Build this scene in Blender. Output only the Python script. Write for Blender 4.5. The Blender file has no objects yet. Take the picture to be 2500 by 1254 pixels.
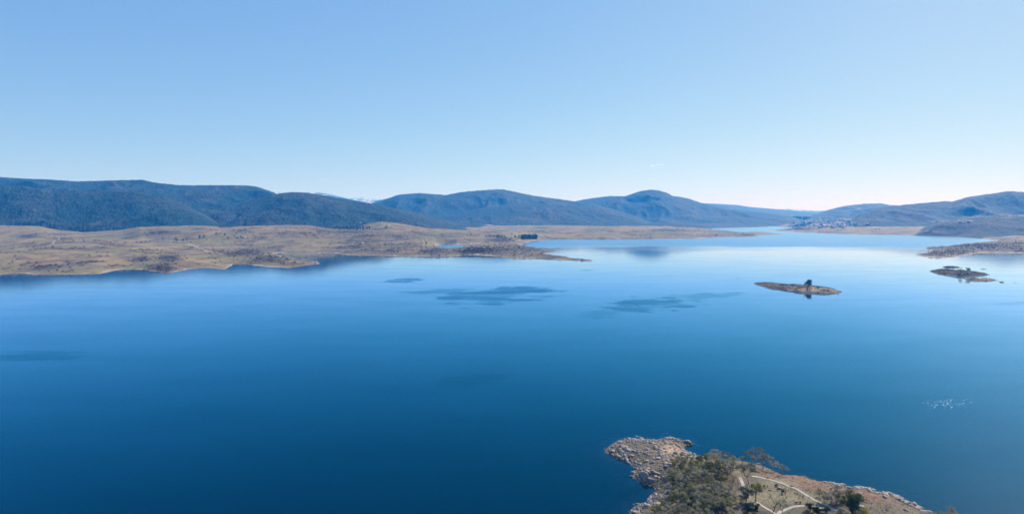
import bpy, math, random
import numpy as np
from mathutils import Vector, Matrix

R = math.radians
sc = bpy.context.scene
col = sc.collection
# ------------------------------------------------------------------ camera
F_PX, CX, CY, CAM_H = 1500.0, 1250.0, 627.0, 120.0
PITCH = math.atan(102 / 1500)
SP, CP = math.sin(PITCH), math.cos(PITCH)
cam_d = bpy.data.cameras.new('camera')
cam_d.sensor_width = 36; cam_d.lens = F_PX / 2500 * 36
cam_d.clip_start = 1; cam_d.clip_end = 90000
cam = bpy.data.objects.new('camera', cam_d); col.objects.link(cam)
cam.location = (0, 0, CAM_H); cam.rotation_euler = (R(90) - PITCH, 0, 0)
sc.camera = cam
sc.render.resolution_x = 1024; sc.render.resolution_y = 513
# ------------------------------------------------------------------ sky, sun, exposure
SUN_AZ, SUN_EL = R(42), R(35)          # azimuth to the right of the view direction (+Y)
world = bpy.data.worlds.new('World'); sc.world = world; world.use_nodes = True
wt = world.node_tree; bg = wt.nodes['Background']
sky = wt.nodes.new('ShaderNodeTexSky'); sky.sky_type = 'NISHITA'; sky.sun_disc = False
sky.sun_elevation = SUN_EL; sky.sun_rotation = SUN_AZ
sky.altitude = 950; sky.air_density = 1.0; sky.dust_density = 0.5; sky.ozone_density = 1.0
# camera-like tone response of the clear sky, one power curve per channel
sp_ = wt.nodes.new('ShaderNodeSeparateColor'); cb_ = wt.nodes.new('ShaderNodeCombineColor')
wt.links.new(sky.outputs[0], sp_.inputs[0])
for k_, (e_, s_) in enumerate(((.75, .133), (.56, .226), (.22, .548))):
    p_ = wt.nodes.new('ShaderNodeMath'); p_.operation = 'POWER'; p_.inputs[1].default_value = e_; wt.links.new(sp_.outputs[k_], p_.inputs[0])
    q_ = wt.nodes.new('ShaderNodeMath'); q_.operation = 'MULTIPLY'; q_.inputs[1].default_value = s_ / 0.168; wt.links.new(p_.outputs[0], q_.inputs[0])
    wt.links.new(q_.outputs[0], cb_.inputs[k_])
wt.links.new(cb_.outputs[0], bg.inputs['Color']); bg.inputs['Strength'].default_value = 0.1
sun_d = bpy.data.lights.new('sun', 'SUN'); sun_d.energy = 4.0; sun_d.angle = R(0.53); sun_d.color = (1.0, 0.94, 0.85)
sun = bpy.data.objects.new('sun', sun_d); col.objects.link(sun)
SUN_DIR = Vector((math.sin(SUN_AZ) * math.cos(SUN_EL), math.cos(SUN_AZ) * math.cos(SUN_EL), math.sin(SUN_EL)))
sun.rotation_euler = SUN_DIR.to_track_quat('Z', 'Y').to_euler(); sun.location = (0, 0, 500)
sc.view_settings.view_transform = 'Standard'; sc.view_settings.look = 'None'
sc.view_settings.exposure = 0.75; sc.view_settings.gamma = 1.0; sc.view_settings.use_curve_mapping = False
sc.render.engine = 'CYCLES'
cy = sc.cycles
cy.use_denoising = True; cy.max_bounces = 6; cy.diffuse_bounces = 2; cy.glossy_bounces = 3
cy.transparent_max_bounces = 16; cy.volume_bounces = 2; cy.caustics_reflective = False; cy.caustics_refractive = False
cy.sample_clamp_indirect = 4; cy.sample_clamp_direct = 0

# ------------------------------------------------------------------ helpers
def tag(o, label=None, cat=None, group=None, kind=None):
    if label: o['label'] = label
    if cat: o['category'] = cat
    if group: o['group'] = group
    if kind: o['kind'] = kind
    return o

def mesh_obj(name, verts, faces, mats=(), smooth=True, parent=None, midx=None, attrs=None):
    me = bpy.data.meshes.new(name)
    verts = np.asarray(verts, dtype=np.float32)
    me.vertices.add(len(verts)); me.vertices.foreach_set('co', verts.ravel())
    if isinstance(faces, np.ndarray):
        n, k = faces.shape
        me.loops.add(n * k); me.loops.foreach_set('vertex_index', faces.astype(np.int32).ravel())
        me.polygons.add(n)
        me.polygons.foreach_set('loop_start', np.arange(0, n * k, k, dtype=np.int32))
        me.polygons.foreach_set('loop_total', np.full(n, k, dtype=np.int32))
    else:
        tot = np.array([len(f) for f in faces], dtype=np.int32)
        me.loops.add(int(tot.sum())); me.loops.foreach_set('vertex_index', np.array([i for f in faces for i in f], dtype=np.int32))
        me.polygons.add(len(faces))
        me.polygons.foreach_set('loop_start', np.concatenate([[0], np.cumsum(tot)[:-1]]).astype(np.int32))
        me.polygons.foreach_set('loop_total', tot)
    if attrs:
        for k_, a in attrs.items():
            at = me.attributes.new(k_, 'FLOAT', 'POINT'); at.data.foreach_set('value', np.asarray(a, dtype=np.float32))
    for m in (mats if isinstance(mats, (list, tuple)) else [mats]): me.materials.append(m)
    if midx is not None: me.polygons.foreach_set('material_index', np.asarray(midx, dtype=np.int32))
    me.update(calc_edges=True)
    if smooth: me.polygons.foreach_set('use_smooth', np.ones(len(me.polygons), dtype=bool))
    o = bpy.data.objects.new(name, me); col.objects.link(o)
    if parent: o.parent = parent
    return o

def hsh(ix, iy, seed):
    h = (ix.astype(np.int64) * 374761393 + iy.astype(np.int64) * 668265263 + seed * 1442695041) & 0xffffffff
    h = ((h ^ (h >> 13)) * 1274126177) & 0xffffffff
    return ((h ^ (h >> 16)) & 0xffff) / 65535.0

def vnoise(x, y, seed=0):
    ix = np.floor(x); iy = np.floor(y); fx = x - ix; fy = y - iy
    ux = fx * fx * fx * (fx * (fx * 6 - 15) + 10); uy = fy * fy * fy * (fy * (fy * 6 - 15) + 10)
    a = hsh(ix, iy, seed); b = hsh(ix + 1, iy, seed); c = hsh(ix, iy + 1, seed); d = hsh(ix + 1, iy + 1, seed)
    return (a * (1 - ux) + b * ux) * (1 - uy) + (c * (1 - ux) + d * ux) * uy * 1.0

def fbm(x, y, seed=0, oct=4, gain=0.5):
    s = 0; amp = 1; tot = 0
    for i in range(oct):
        c, sn = math.cos(i * 1.1 + .4), math.sin(i * 1.1 + .4)
        s = s + amp * vnoise((x * c - y * sn) * 2 ** i + 17.3 * i, (x * sn + y * c) * 2 ** i - 9.1 * i, seed + i)
        tot += amp; amp *= gain
    return s / tot * 2 - 1     # -1..1

def ridged(x, y, seed=0, oct=3):
    s = 0; amp = 1; tot = 0
    for i in range(oct):
        n = 1 - abs(fbm(x * 2 ** i, y * 2 ** i, seed + 11 * i, 2))
        s = s + amp * n * n; tot += amp; amp *= .5
    return s / tot

def sst(a, b, x):
    t = np.clip((x - a) / (b - a), 0, 1); return t * t * (3 - 2 * t)

def px2g(px, py, z=0.0):
    """point of the level z seen at photo pixel (px, py)"""
    u = (px - CX) / F_PX; v = (CY - py) / F_PX
    dy = CP + v * SP; dz = v * CP - SP
    s = (z - CAM_H) / dz
    return np.array([u * s, dy * s])

def g2px(x, y, z):
    dz = z - CAM_H
    f = y * CP - dz * SP; up = y * SP + dz * CP
    return CX + F_PX * x / f, CY - F_PX * up / f

def poly_g(pts, z=0.0):
    return np.array([px2g(a, b, z) for a, b in pts])

def sdf(x, y, poly):
    """signed distance, positive inside"""
    x = x.astype(np.float32); y = y.astype(np.float32)
    best = np.full(x.shape, 1e18, dtype=np.float32); ins = np.zeros(x.shape, dtype=bool)
    n = len(poly)
    for i in range(n):
        x0, y0 = poly[i]; x1, y1 = poly[(i + 1) % n]
        dx, dy = x1 - x0, y1 - y0; L = dx * dx + dy * dy + 1e-9
        t = np.clip(((x - x0) * dx + (y - y0) * dy) / L, 0, 1)
        ex = x - x0 - t * dx; ey = y - y0 - t * dy
        np.minimum(best, ex * ex + ey * ey, out=best)
        if y0 != y1:
            c = ((y0 > y) != (y1 > y)) & (x < (x1 - x0) * (y - y0) / (y1 - y0) + x0)
            ins ^= c
    d = np.sqrt(best); return np.where(ins, d, -d)

# ---- node helpers
def new_mat(name):
    m = bpy.data.materials.new(name); m.use_nodes = True
    m.node_tree.nodes.clear(); return m, m.node_tree
class NT:
    def __init__(s, name):
        s.m, s.t = new_mat(name); s.n = s.t.nodes; s.l = s.t.links
    def node(s, t, **k):
        nd = s.n.new(t)
        for a, b in k.items(): setattr(nd, a, b)
        return nd
    def put(s, sock, v):
        if isinstance(v, bpy.types.NodeSocket): s.l.new(v, sock)
        elif isinstance(v, (int, float)): sock.default_value = v if sock.type == 'VALUE' else (v, v, v, 1)
        else: sock.default_value = tuple(v) + ((1,) if sock.type == 'RGBA' and len(v) == 3 else ())
    def math(s, op, a, b=0.0, clamp=False):
        nd = s.node('ShaderNodeMath', operation=op, use_clamp=clamp); s.put(nd.inputs[0], a); s.put(nd.inputs[1], b); return nd.outputs[0]
    def pos(s): return s.node('ShaderNodeNewGeometry').outputs['Position']
    def scale(s, vec, sx, sy, sz):
        nd = s.node('ShaderNodeVectorMath', operation='MULTIPLY'); s.l.new(vec, nd.inputs[0]); nd.inputs[1].default_value = (sx, sy, sz); return nd.outputs[0]
    def noise(s, vec, sc_, det=3, rough=.55, dist=0.0):
        nd = s.node('ShaderNodeTexNoise'); s.l.new(vec, nd.inputs['Vector'])
        nd.inputs['Scale'].default_value = sc_; nd.inputs['Detail'].default_value = det; nd.inputs['Roughness'].default_value = rough
        nd.inputs['Distortion'].default_value = dist
        return nd.outputs['Fac']
    def ramp(s, f, a, b):
        nd = s.node('ShaderNodeMapRange', interpolation_type='SMOOTHSTEP'); s.put(nd.inputs[0], f); nd.inputs[1].default_value = a; nd.inputs[2].default_value = b; return nd.outputs[0]
    def mix(s, f, a, b):
        nd = s.node('ShaderNodeMix', data_type='RGBA'); s.put(nd.inputs[0], f); s.put(nd.inputs[6], a); s.put(nd.inputs[7], b); return nd.outputs[2]
    def attr(s, n):
        nd = s.node('ShaderNodeAttribute', attribute_name=n); return nd.outputs['Fac']
    def bump(s, h, strength=.5, dist=1.0):
        nd = s.node('ShaderNodeBump'); s.put(nd.inputs['Height'], h); nd.inputs['Strength'].default_value = strength; nd.inputs['Distance'].default_value = dist; return nd.outputs[0]
    def finish(s, c, rough=.9, normal=None, spec=.2, **kw):
        b = s.node('ShaderNodeBsdfPrincipled'); s.put(b.inputs['Base Color'], c); s.put(b.inputs['Roughness'], rough)
        b.inputs['Specular IOR Level'].default_value = spec
        if normal: s.l.new(normal, b.inputs['Normal'])
        for k, v in kw.items(): s.put(b.inputs[k], v)
        o = s.node('ShaderNodeOutputMaterial'); s.l.new(b.outputs[0], o.inputs[0]); return s.m

# ------------------------------------------------------------------ land data: shoreline read off as ground points
SHORE = [(-3000, 640), (-1500, 665), (-900, 672), (-400, 668), (-150, 674), (0, 670), (25, 667), (54, 667), (78, 670), (100, 671), (134, 670),
 (180, 669.5), (223, 668), (241, 669), (268, 664.5), (288, 658), (310, 656), (330, 655.6), (357, 659), (391, 664.5), (413, 665.6), (435, 662),
 (460, 657), (500, 652.5), (515, 654), (529, 655.6), (545, 656.7), (558, 654.5), (563, 650), (567, 646.7), (575, 644), (585, 643), (607, 644.5),
 (625, 648), (647, 650), (674, 652), (701, 653.6), (723, 652), (746, 648), (763, 645), (783, 642), (765, 637.5), (745, 633.5), (720, 630),
 (700, 627), (685, 624), (672, 620), (679, 617.6), (712, 617.6), (746, 619), (781, 616.5), (813, 617.6), (848, 622), (880, 622), (924, 623),
 (1000, 625.4), (1033, 625), (1074, 626.6), (1090, 626), (1107, 624), (1134, 623), (1161, 622), (1175, 624), (1190, 624), (1205, 626), (1223, 626.6), (1246, 629),
 (1290, 630), (1335, 631), (1357, 633), (1402, 635), (1424, 637), (1458, 637), (1450, 635), (1424, 633), (1402, 630.5), (1380, 626),
 (1335, 623.5), (1330, 618), (1345, 616), (1361, 614), (1350, 611.5), (1335, 610.5), (1312, 608), (1290, 604), (1265, 599), (1278, 594),
 (1300, 589), (1312, 586.5), (1340, 585.2), (1400, 585), (1500, 584.8), (1567, 584), (1634, 583), (1701, 582), (1745, 579.5), (1790, 577.8),
 (1820, 578.6), (1848, 577.5), (1852, 576), (1835, 574.8), (1815, 574.5), (1850, 573.8), (1880, 573.2), (1915, 571.8), (1900, 570), (1870, 568.5),
 (1840, 568.5), (1815, 569.5), (1790, 570), (1765, 569.8), (1757, 569), (1775, 568.2), (1812, 567.6), (1790, 565), (1760, 562.5), (1735, 559),
 (1740, 557.3), (1780, 556), (1830, 554.6), (1872, 553.8), (1879, 551.5), (1892, 551.5), (1897, 553.4), (1930, 554.4), (1960, 554.6), (1950, 556.5),
 (1925, 558.5), (1900, 561), (1890, 562.5), (1905, 564), (1940, 564.4), (1935, 566), (1950, 567.5), (2000, 568.7), (2022, 570), (2067, 571.6),
 (2134, 573), (2200, 574), (2246, 575.8), (2335, 577.4), (2400, 583), (2447, 587.5), (2462, 590), (2440, 592.5), (2400, 595.5), (2380, 597.5),
 (2335, 601), (2306, 604), (2275, 605.5), (2257, 606), (2270, 607.2), (2290, 610.5), (2265, 615), (2250, 619), (2234, 622), (2250, 625),
 (2268, 627.6), (2300, 629), (2335, 625.5), (2355, 623), (2380, 618), (2424, 615.7), (2500, 616.8), (2600, 619), (2900, 622), (3500, 640), (4600, 650)]
LAGOON = [(1060, 599), (1085, 595.5), (1115, 597.5), (1150, 595), (1186, 594.5), (1178, 598), (1150, 601), (1125, 605), (1115, 609), (1085, 609), (1066, 603)]
land_poly = poly_g(SHORE)
land_poly = np.vstack([land_poly, [[26000, 3000], [26000, 40000], [-26000, 40000], [-26000, 1800]]])
lagoon_poly = poly_g(LAGOON)

# hill ranges: (name, foot distance, ridge distance, back distance, skyline keys px->py, type)
RANGES = [
 ('forest', 3000, 5400, 7000, [(-2600,470),(-1800,440),(-1200,425),(-600,440),(-200,428),(0,434),(60,438),(120,440),(190,445),(240,443),(300,441),(350,441),(375,447),(410,451),(440,454),(500,454),(570,454),(610,455),(630,458),(665,470),(700,485),(740,505),(800,545),(860,590)], 1),
 ('forest', 2700, 3700, 4500, [(-2600,490),(-1600,470),(-900,455),(-400,462),(0,453),(60,456),(130,467),(230,465),(330,470),(400,480),(450,500),(500,526),(540,550),(580,575),(640,620)], 2),
 ('forest', 2900, 4200, 5400, [(380,640),(440,590),(490,556),(540,520),(570,506),(600,495),(650,481),(690,473),(720,471),(745,472),(780,477),(850,489),(900,497),(950,507),(1000,521),(1060,541),(1120,556),(1150,561),(1190,570),(1260,600)], 3),
 ('forest', 3700, 5000, 6000, [(700,600),(800,560),(900,506),(950,508),(1000,516),(1050,530),(1120,545),(1200,552),(1300,560),(1400,575),(1500,600)], 4),
 ('mountain', 9000, 13000, 15000, [(300,560),(500,500),(600,470),(650,465),(665,467),(690,470.5),(720,468.5),(750,470),(780,470),(810,475),(850,485),(880,492),(900,497),(940,512),(1000,540),(1100,580)], 5),
 ('mountain', 14000, 18500, 21000, [(500,520),(700,500),(800,486),(870,483),(890,482),(905,485),(930,486),(955,491),(980,500),(1100,540)], 6),
 ('forest', 5600, 7600, 9300, [(800,600),(860,530),(905,498),(940,487),(975,476),(1025,472),(1060,475),(1085,477),(1130,469),(1180,465),(1210,463),(1230,463.5),(1260,470),(1300,478),(1350,485),(1385,490),(1405,493),(1450,500),(1500,512),(1560,530),(1640,560),(1700,600)], 7),
 ('forest', 5200, 6300, 7000, [(1000,600),(1060,560),(1100,532),(1170,509),(1250,500),(1330,497),(1400,501),(1480,515),(1560,537),(1640,560),(1700,590)], 8),
 ('forest', 5000, 5500, 6000, [(1100,600),(1160,560),(1200,540),(1250,531),(1300,533),(1350,545),(1450,556),(1540,552),(1600,546),(1680,548),(1740,556),(1800,580)], 8),
 ('forest', 7000, 8600, 10500, [(1200,600),(1300,540),(1360,505),(1400,493),(1440,485),(1490,479),(1530,480),(1600,485),(1700,510),(1800,545),(1860,580)], 9),
 ('forest', 6700, 8000, 9300, [(1380,600),(1440,530),(1480,500),(1510,485),(1530,478),(1560,468),(1580,464.5),(1595,464),(1610,466),(1628,471),(1645,479.5),(1660,481),(1680,485),(1700,492),(1715,497),(1760,508),(1800,513),(1830,516),(1880,522),(1930,529),(1960,538),(1985,560),(2010,600)], 10),
 ('forest', 6600, 7200, 7700, [(1500,600),(1560,545),(1620,522),(1680,518),(1720,524),(1780,528),(1840,534),(1890,540),(1930,546),(1960,556),(2000,580)], 10),
 ('mountain', 11000, 13500, 15500, [(1560,560),(1640,505),(1700,495),(1740,497),(1800,500),(1830,505),(1880,509),(1930,513),(1970,517),(2030,526),(2100,540),(2200,560)], 11),
 ('mountain', 17000, 20500, 22500, [(1700,530),(1800,515),(1890,511),(1920,509.5),(1950,511.5),(2000,514),(2040,514),(2100,518),(2300,530)], 12),
 ('forest', 9300, 11500, 14000, [(1780, 580), (1860, 540), (1920, 527), (1960, 523.5), (2010, 522.5), (2060, 521), (2120, 528), (2200, 550), (2260, 580)], 16),
 ('forest', 7400, 9000, 10500, [(1900,570),(1960,535),(2000,521),(2025,512),(2060,504),(2090,500),(2110,498),(2150,497),(2175,501),(2200,503),(2260,515),(2350,540),(2450,570)], 13),
 ('forest', 4700, 5900, 7200, [(1980,600),(2030,560),(2080,536),(2100,522),(2140,510),(2190,503),(2250,497),(2310,492),(2325,493),(2360,483),(2400,476),(2430,472),(2460,468),(2500,470),(2700,462),(3100,440),(3700,450),(4600,430)], 14),
 ('forest', 3050, 3900, 4700, [(2180,620),(2220,578),(2260,556),(2300,543),(2350,532),(2420,528),(2500,526),(2700,515),(3100,500),(3800,490),(4600,480)], 15),
 ('pasture', 1900, 2750, 3300, [(-2600,556),(-1200,550),(-400,548),(0,550),(60,551),(100,553),(150,562),(200,565.5),(300,561.5),(340,554),(400,553.5),(450,554),(500,550.5),(540,556),(580,554),(620,552),(700,550.5),(760,552),(800,557),(850,560),(900,561),(1000,566),(1100,580)], 20),
 ('pasture', 2300, 3000, 3500, [(800,600),(850,566),(880,550),(900,544.5),(930,541.5),(980,547),(1050,557.5),(1110,562),(1150,563),(1190,565),(1290,566),(1350,580)], 21),
 ('pasture', 3050, 3500, 4300, [(1200,590),(1260,569),(1290,564.5),(1330,560),(1400,559),(1500,558),(1570,558),(1600,561),(1680,565),(1760,571),(1820,577)], 22),
 ('pasture', 4200, 4600, 5400, [(1890,568),(1960,560),(2000,557.5),(2100,556.5),(2200,557),(2250,561),(2300,568),(2400,590)], 23),
 ('town', 5200, 6900, 8000, [(1880,556),(1920,550),(1950,541),(1990,536),(2040,534.5),(2090,532),(2140,535),(2180,545),(2240,570)], 24),
]

GUL = [None]
def ridge_height(T, Y, X, rg, jit=True):
    name, yf, yr, yb, keys, seed = rg
    kp = np.array(keys, dtype=float)
    v = (CY - kp[:, 1]) / F_PX; den = CP + v * SP
    kt = ((kp[:, 0] - CX) / F_PX) / den
    ks = (v * CP - SP) / den                         # slope z-H per unit y
    wob = 0 * T if name == 'pasture' else (fbm(T * 6 + seed, T * 0 + seed * 3.3, seed, 3) * .07)
    yrr = yr * (1 + wob); slope = np.interp(T, kt, ks)
    zr = CAM_H + slope * yrr
    s = np.clip((Y - yf) / (yrr - yf), 0, 1); b = np.clip((Y - yrr) / (yb - yrr), 0, 1)
    if name == 'pasture': prof = s * s * (3 - 2 * s)
    else: prof = .45 * (s * s * (3 - 2 * s)) + .55 * (1 - (1 - s) ** 1.5)
    # the line of sight to the ridge must clear the slope in front of it
    prof = np.where(b > 0, 1 - b * b * (3 - 2 * b), prof)
    h = zr * prof
    if name in ('forest', 'mountain'):
        L = 520.0 if yr < 10000 else 1100.0
        w = X + 160 * fbm(X / 900, Y / 900, seed + 5, 2)
        rn = ridged(w / L, Y / (L * 1.6), seed + 9, 3)
        amp = np.maximum(zr, 0) * .36 * np.clip(s * (1 - s) * 4, 0, 1) * (b <= 0)
        h = h + amp * (rn - .62); GUL[0] = rn
    lim = CAM_H + slope * Y
    h = np.where((Y < yrr), np.minimum(h, lim - 1.0 * (1 - s) * 0), h)
    return h

def scrub_field(X, Y):
    return fbm(X / 130, Y / 130, 71, 4)

def land_height(X, Y, full=False):
    """height of the mainland; returns h, shore distance and cover weights"""
    sh = X.shape; X = X.ravel(); Y = Y.ravel(); T = X / Y
    d = np.full(X.shape, 5000.0); nr_ = Y < 8600
    d[nr_] = sdf(X[nr_], Y[nr_], land_poly)
    nl_ = (Y > 1900) & (Y < 2900) & (np.abs(T + .085) < .06)
    d[nl_] = np.minimum(d[nl_], -sdf(X[nl_], Y[nl_], lagoon_poly))
    d = d + np.where((np.abs(d) < 80) & (Y < 6000), fbm(X / 38, Y / 60, 131, 4) * 8 + fbm(X / 11, Y / 14, 133, 2) * 2.5, 0)
    dd = np.maximum(d, 0)
    low = 19 * (1 - np.exp(-dd / 170)) + np.minimum(dd, 900) * .012
    low = low + (fbm(X / 210, Y / 210, 3, 4) * 9 + fbm(X / 55, Y / 55, 8, 3) * 2.2) * sst(0, 260, dd)
    low = np.maximum(low, .25 + dd * .02)
    nearscale = 1.0
    h = low * nearscale; win = np.zeros(h.shape, dtype=int); gul = np.full(h.shape, .78)
    for i, rg in enumerate(RANGES):
        GUL[0] = None; hh = ridge_height(T, Y, X, rg)
        m = hh > h
        h = np.where(m, hh, h); win = np.where(m, i + 1, win)
        if GUL[0] is not None: gul = np.where(m, GUL[0], gul)
    types = np.array([0] + [{'pasture': 0, 'forest': 1, 'mountain': 2, 'town': 3}[r[0]] for r in RANGES])
    ty = types[win]
    ty = np.where((ty == 0) & (Y > 5250) & (T < .43), 1, ty)
    # pasture relief
    h = h + np.where(ty == 0, (fbm(X / 90, Y / 90, 31, 3) * 3.0 + fbm(X / 260, Y / 260, 35, 3) * 7 + fbm(X / 28, Y / 28, 37, 2) * 1.0) * sst(30, 300, dd), 0)
    h = h * sst(-2, 60, dd) ** .5 if False else np.minimum(h, .5 + dd * .35)
    h = np.where(d < 0, np.maximum(d * .12, -9), h)
    if not full: return h.reshape(sh)
    return h.reshape(sh), d.reshape(sh), win.reshape(sh), ty.reshape(sh), gul.reshape(sh)
# ------------------------------------------------------------------ materials of the setting
def m_pasture():
    t = NT('dry_pasture'); p = t.pos()
    a = t.noise(p, 1 / 260, 4); b = t.noise(p, 1 / 60, 5, .62); c = t.noise(p, 1 / 9, 4, .7)
    cc = t.mix(t.ramp(a, .4, .6), (.285, .205, .098), (.210, .188, .075))
    cc = t.mix(t.ramp(b, .42, .66), cc, (.155, .110, .076)); b3 = t.noise(t.scale(p, 1, .5, 1), 1 / 24, 4, .7); cc = t.mix(t.math('MULTIPLY', t.ramp(b3, .54, .68), .6), cc, (.09, .075, .055))
    cc = t.mix(t.math('MULTIPLY', t.ramp(c, .52, .68), .55), cc, (.07, .058, .045))
    cc = t.mix(t.attr('scrub'), cc, t.mix(t.ramp(c, .4, .6), (.030, .027, .026), (.090, .066, .052)))
    sand = t.mix(t.ramp(c, .4, .6), (.42, .32, .235), (.24, .175, .13))
    cc = t.mix(t.ramp(t.math('ADD', t.attr('shore'), t.math('MULTIPLY', t.math('SUBTRACT', b, .5), 75)), 7, 1), cc, sand)
    cc = t.mix(t.math('MULTIPLY', t.attr('track'), .75), cc, (.36, .30, .235))
    return t.finish(cc, .95, t.bump(c, .6, 3))
def m_forest():
    t = NT('eucalypt_forest'); p = t.pos()
    a = t.noise(p, 1 / 420, 4, .6); b = t.math('ADD', t.math('MULTIPLY', t.noise(p, 1 / 30, 3, .7), .5), t.math('MULTIPLY', t.noise(p, 1 / 11, 3, .7), .5)); c = t.noise(p, 1 / 110, 4, .6)
    cc = t.mix(t.ramp(b, .43, .57), (.004, .018, .026), (.062, .060, .062))
    g = t.mix(t.ramp(b, .43, .60), (.0008, .012, .018), (.012, .046, .052))
    f = t.math('ADD', t.ramp(a, .40, .62), t.math('MULTIPLY', t.math('SUBTRACT', c, .5), 1.6), True)
    f = t.math('ADD', f, t.math('MULTIPLY', t.math('SUBTRACT', t.attr('gully'), .70), 1.6), True)  # gully shade and moister forest, both put into the colour as darker teal
    cc = t.mix(f, g, cc)
    cc = t.mix(t.math('MULTIPLY', t.attr('bare'), t.ramp(c, .5, .6)), cc, (.25, .2, .14))
    cc = t.mix(t.math('MULTIPLY', t.attr('snow'), t.ramp(t.noise(t.scale(p, 1, .4, 3), 1 / 90, 3, .7), .42, .52)), cc, (.55, .58, .62))
    return t.finish(cc, .95, t.bump(b, .8, 8))
M_PASTURE = m_pasture(); M_FOREST = m_forest()

# ------------------------------------------------------------------ mainland mesh on a grid fanning out with distance
def fan_grid(pxs, ys):
    v = -np.tan(0)
    T = ((pxs - CX) / F_PX)[None, :] + 0 * ys[:, None]
    Y = ys[:, None] + 0 * T
    return T * Y, Y
pxs = np.concatenate([np.arange(-2300, -60, 9.0), np.arange(-60, 2560, 2.4), np.arange(2560, 4400, 9.0)])
ys = [1080.0]
while ys[-1] < 23500: ys.append(ys[-1] * (1.0037 if ys[-1] < 9500 else 1.008))
ys = np.array(ys)
LX, LY = fan_grid(pxs, ys)
LH, LD, LW, LT, LG = land_height(LX, LY, True)
LG = np.where(LY > 8600, np.maximum(LG, .66), LG)
rng = np.random.default_rng(5)
# tracks across the far pasture, laid along ground polylines
TRACKS = [[(0, 608), (60, 607), (115, 604.5), (128, 603), (135, 600), (130, 595), (145, 588)], [(160, 603), (240, 600), (330, 592), (400, 589), (450, 593), (480, 598), (520, 606), (545, 613)],
          [(500, 603), (504, 606), (530, 610)], [(885, 590), (890, 592.5)]]
trk = np.zeros(LH.shape)
for tr in TRACKS:
    for (a, b), (c, d) in zip(tr[:-1], tr[1:]):
        # approximate ground height 18 m for the look-up
        p0, p1 = px2g(a, b, 22), px2g(c, d, 22)
        dx, dy = p1 - p0; L2 = dx * dx + dy * dy
        t_ = np.clip(((LX - p0[0]) * dx + (LY - p0[1]) * dy) / L2, 0, 1)
        q = np.hypot(LX - p0[0] - t_ * dx, LY - p0[1] - t_ * dy)
        trk = np.maximum(trk, sst(4.5, 1.5, q))
SCRUB = [  # centre px, py, half widths, weight: darker scrub and rock zones of the near pasture
 (70, 577, 24, 5, .7), (155, 582, 22, 5, .7), (385, 566, 38, 7, 1), (350, 633, 22, 7, .9), (410, 630, 26, 8, .9), (90, 650, 55, 8, .8), (180, 640, 30, 6, .5),
 (400, 655, 32, 7, 1), (170, 663, 35, 4, .6), (600, 616, 40, 9, 1), (650, 632, 45, 9, .7), (700, 640, 45, 7, .7), (590, 566, 26, 6, .8), (640, 570, 30, 6, .5),
 (760, 570, 70, 12, .9), (700, 580, 30, 6, .5), (855, 572, 70, 10, .9), (840, 590, 60, 10, .7), (830, 610, 40, 8, .9), (900, 600, 60, 16, .9), (960, 605, 60, 14, .9), (1000, 575, 70, 12, .7),
 (1050, 612, 60, 10, .8), (1120, 575, 70, 7, .6), (1170, 612, 60, 12, .9), (1250, 610, 60, 14, .7), (1350, 624, 40, 8, .6), (1230, 588, 40, 8, .8), (1540, 570, 30, 4, .3),
 (1420, 572, 25, 4, .4), (1580, 575, 14, 4, .5), (1640, 571, 30, 5, .4), (1745, 574, 40, 4, .5), (1830, 574, 30, 3, .8), (1640, 562, 40, 4, .8), (1945, 559, 45, 3.5, 1.6), (2040, 567, 30, 2.5, .9), (2380, 604, 120, 13, 1.3), (2300, 620, 60, 9, 1.2), (2480, 605, 90, 12, 1.2), (800, 548, 1, 1, 0)]
PXm, PYm = g2px(LX, LY, LH)
scr = np.zeros(LH.shape)
for (a, b, w_, h_, k_) in SCRUB:
    q = ((PXm - a) / w_) ** 2 + ((PYm - b) / h_) ** 2
    scr = np.maximum(scr, k_ * np.exp(-q * .8))
scr = np.clip(1.35 * scr, 0, 1) * (.25 + .75 * sst(-.12, .12, scrub_field(LX, LY)))
scr = np.maximum(scr, .55 * sst(.22, .42, scrub_field(LX * 1.7, LY * 1.7)) * (LT == 0))
snow = np.zeros(LH.shape)
sn = fbm(LX / 260, LY / 420, 91, 4)
snow = np.where((LW == 5) & (LH > 470 + 60 * sn) & (LX / LY < -.24) & (sn > .0), 1.0, snow)
snow = np.where((LW == 6) & (LH > 430) & (sn > -.25), 1.0, snow)
snow = np.where((LW == 14) & (LH > 255) & (LX / LY > .42) & (LX / LY < .5) & (sn > -.2), 1.0, snow)
bare = np.zeros(LH.shape)
for (a, b, w_, h_) in [(2410, 531, 60, 4), (2480, 528, 60, 4), (2290, 541, 30, 3), (2145, 504, 14, 3), (2100, 510, 30, 4), (2050, 534, 110, 4), (2010, 549, 60, 3), (2270, 566, 40, 3), (2350, 541, 20, 3), (1010, 521, 18, 2), (2120, 536, 40, 4), (505, 514, 8, 2)]:
    bare = np.maximum(bare, np.exp(-(((PXm - a) / w_) ** 2 + ((PYm - b) / h_) ** 2)))
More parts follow.
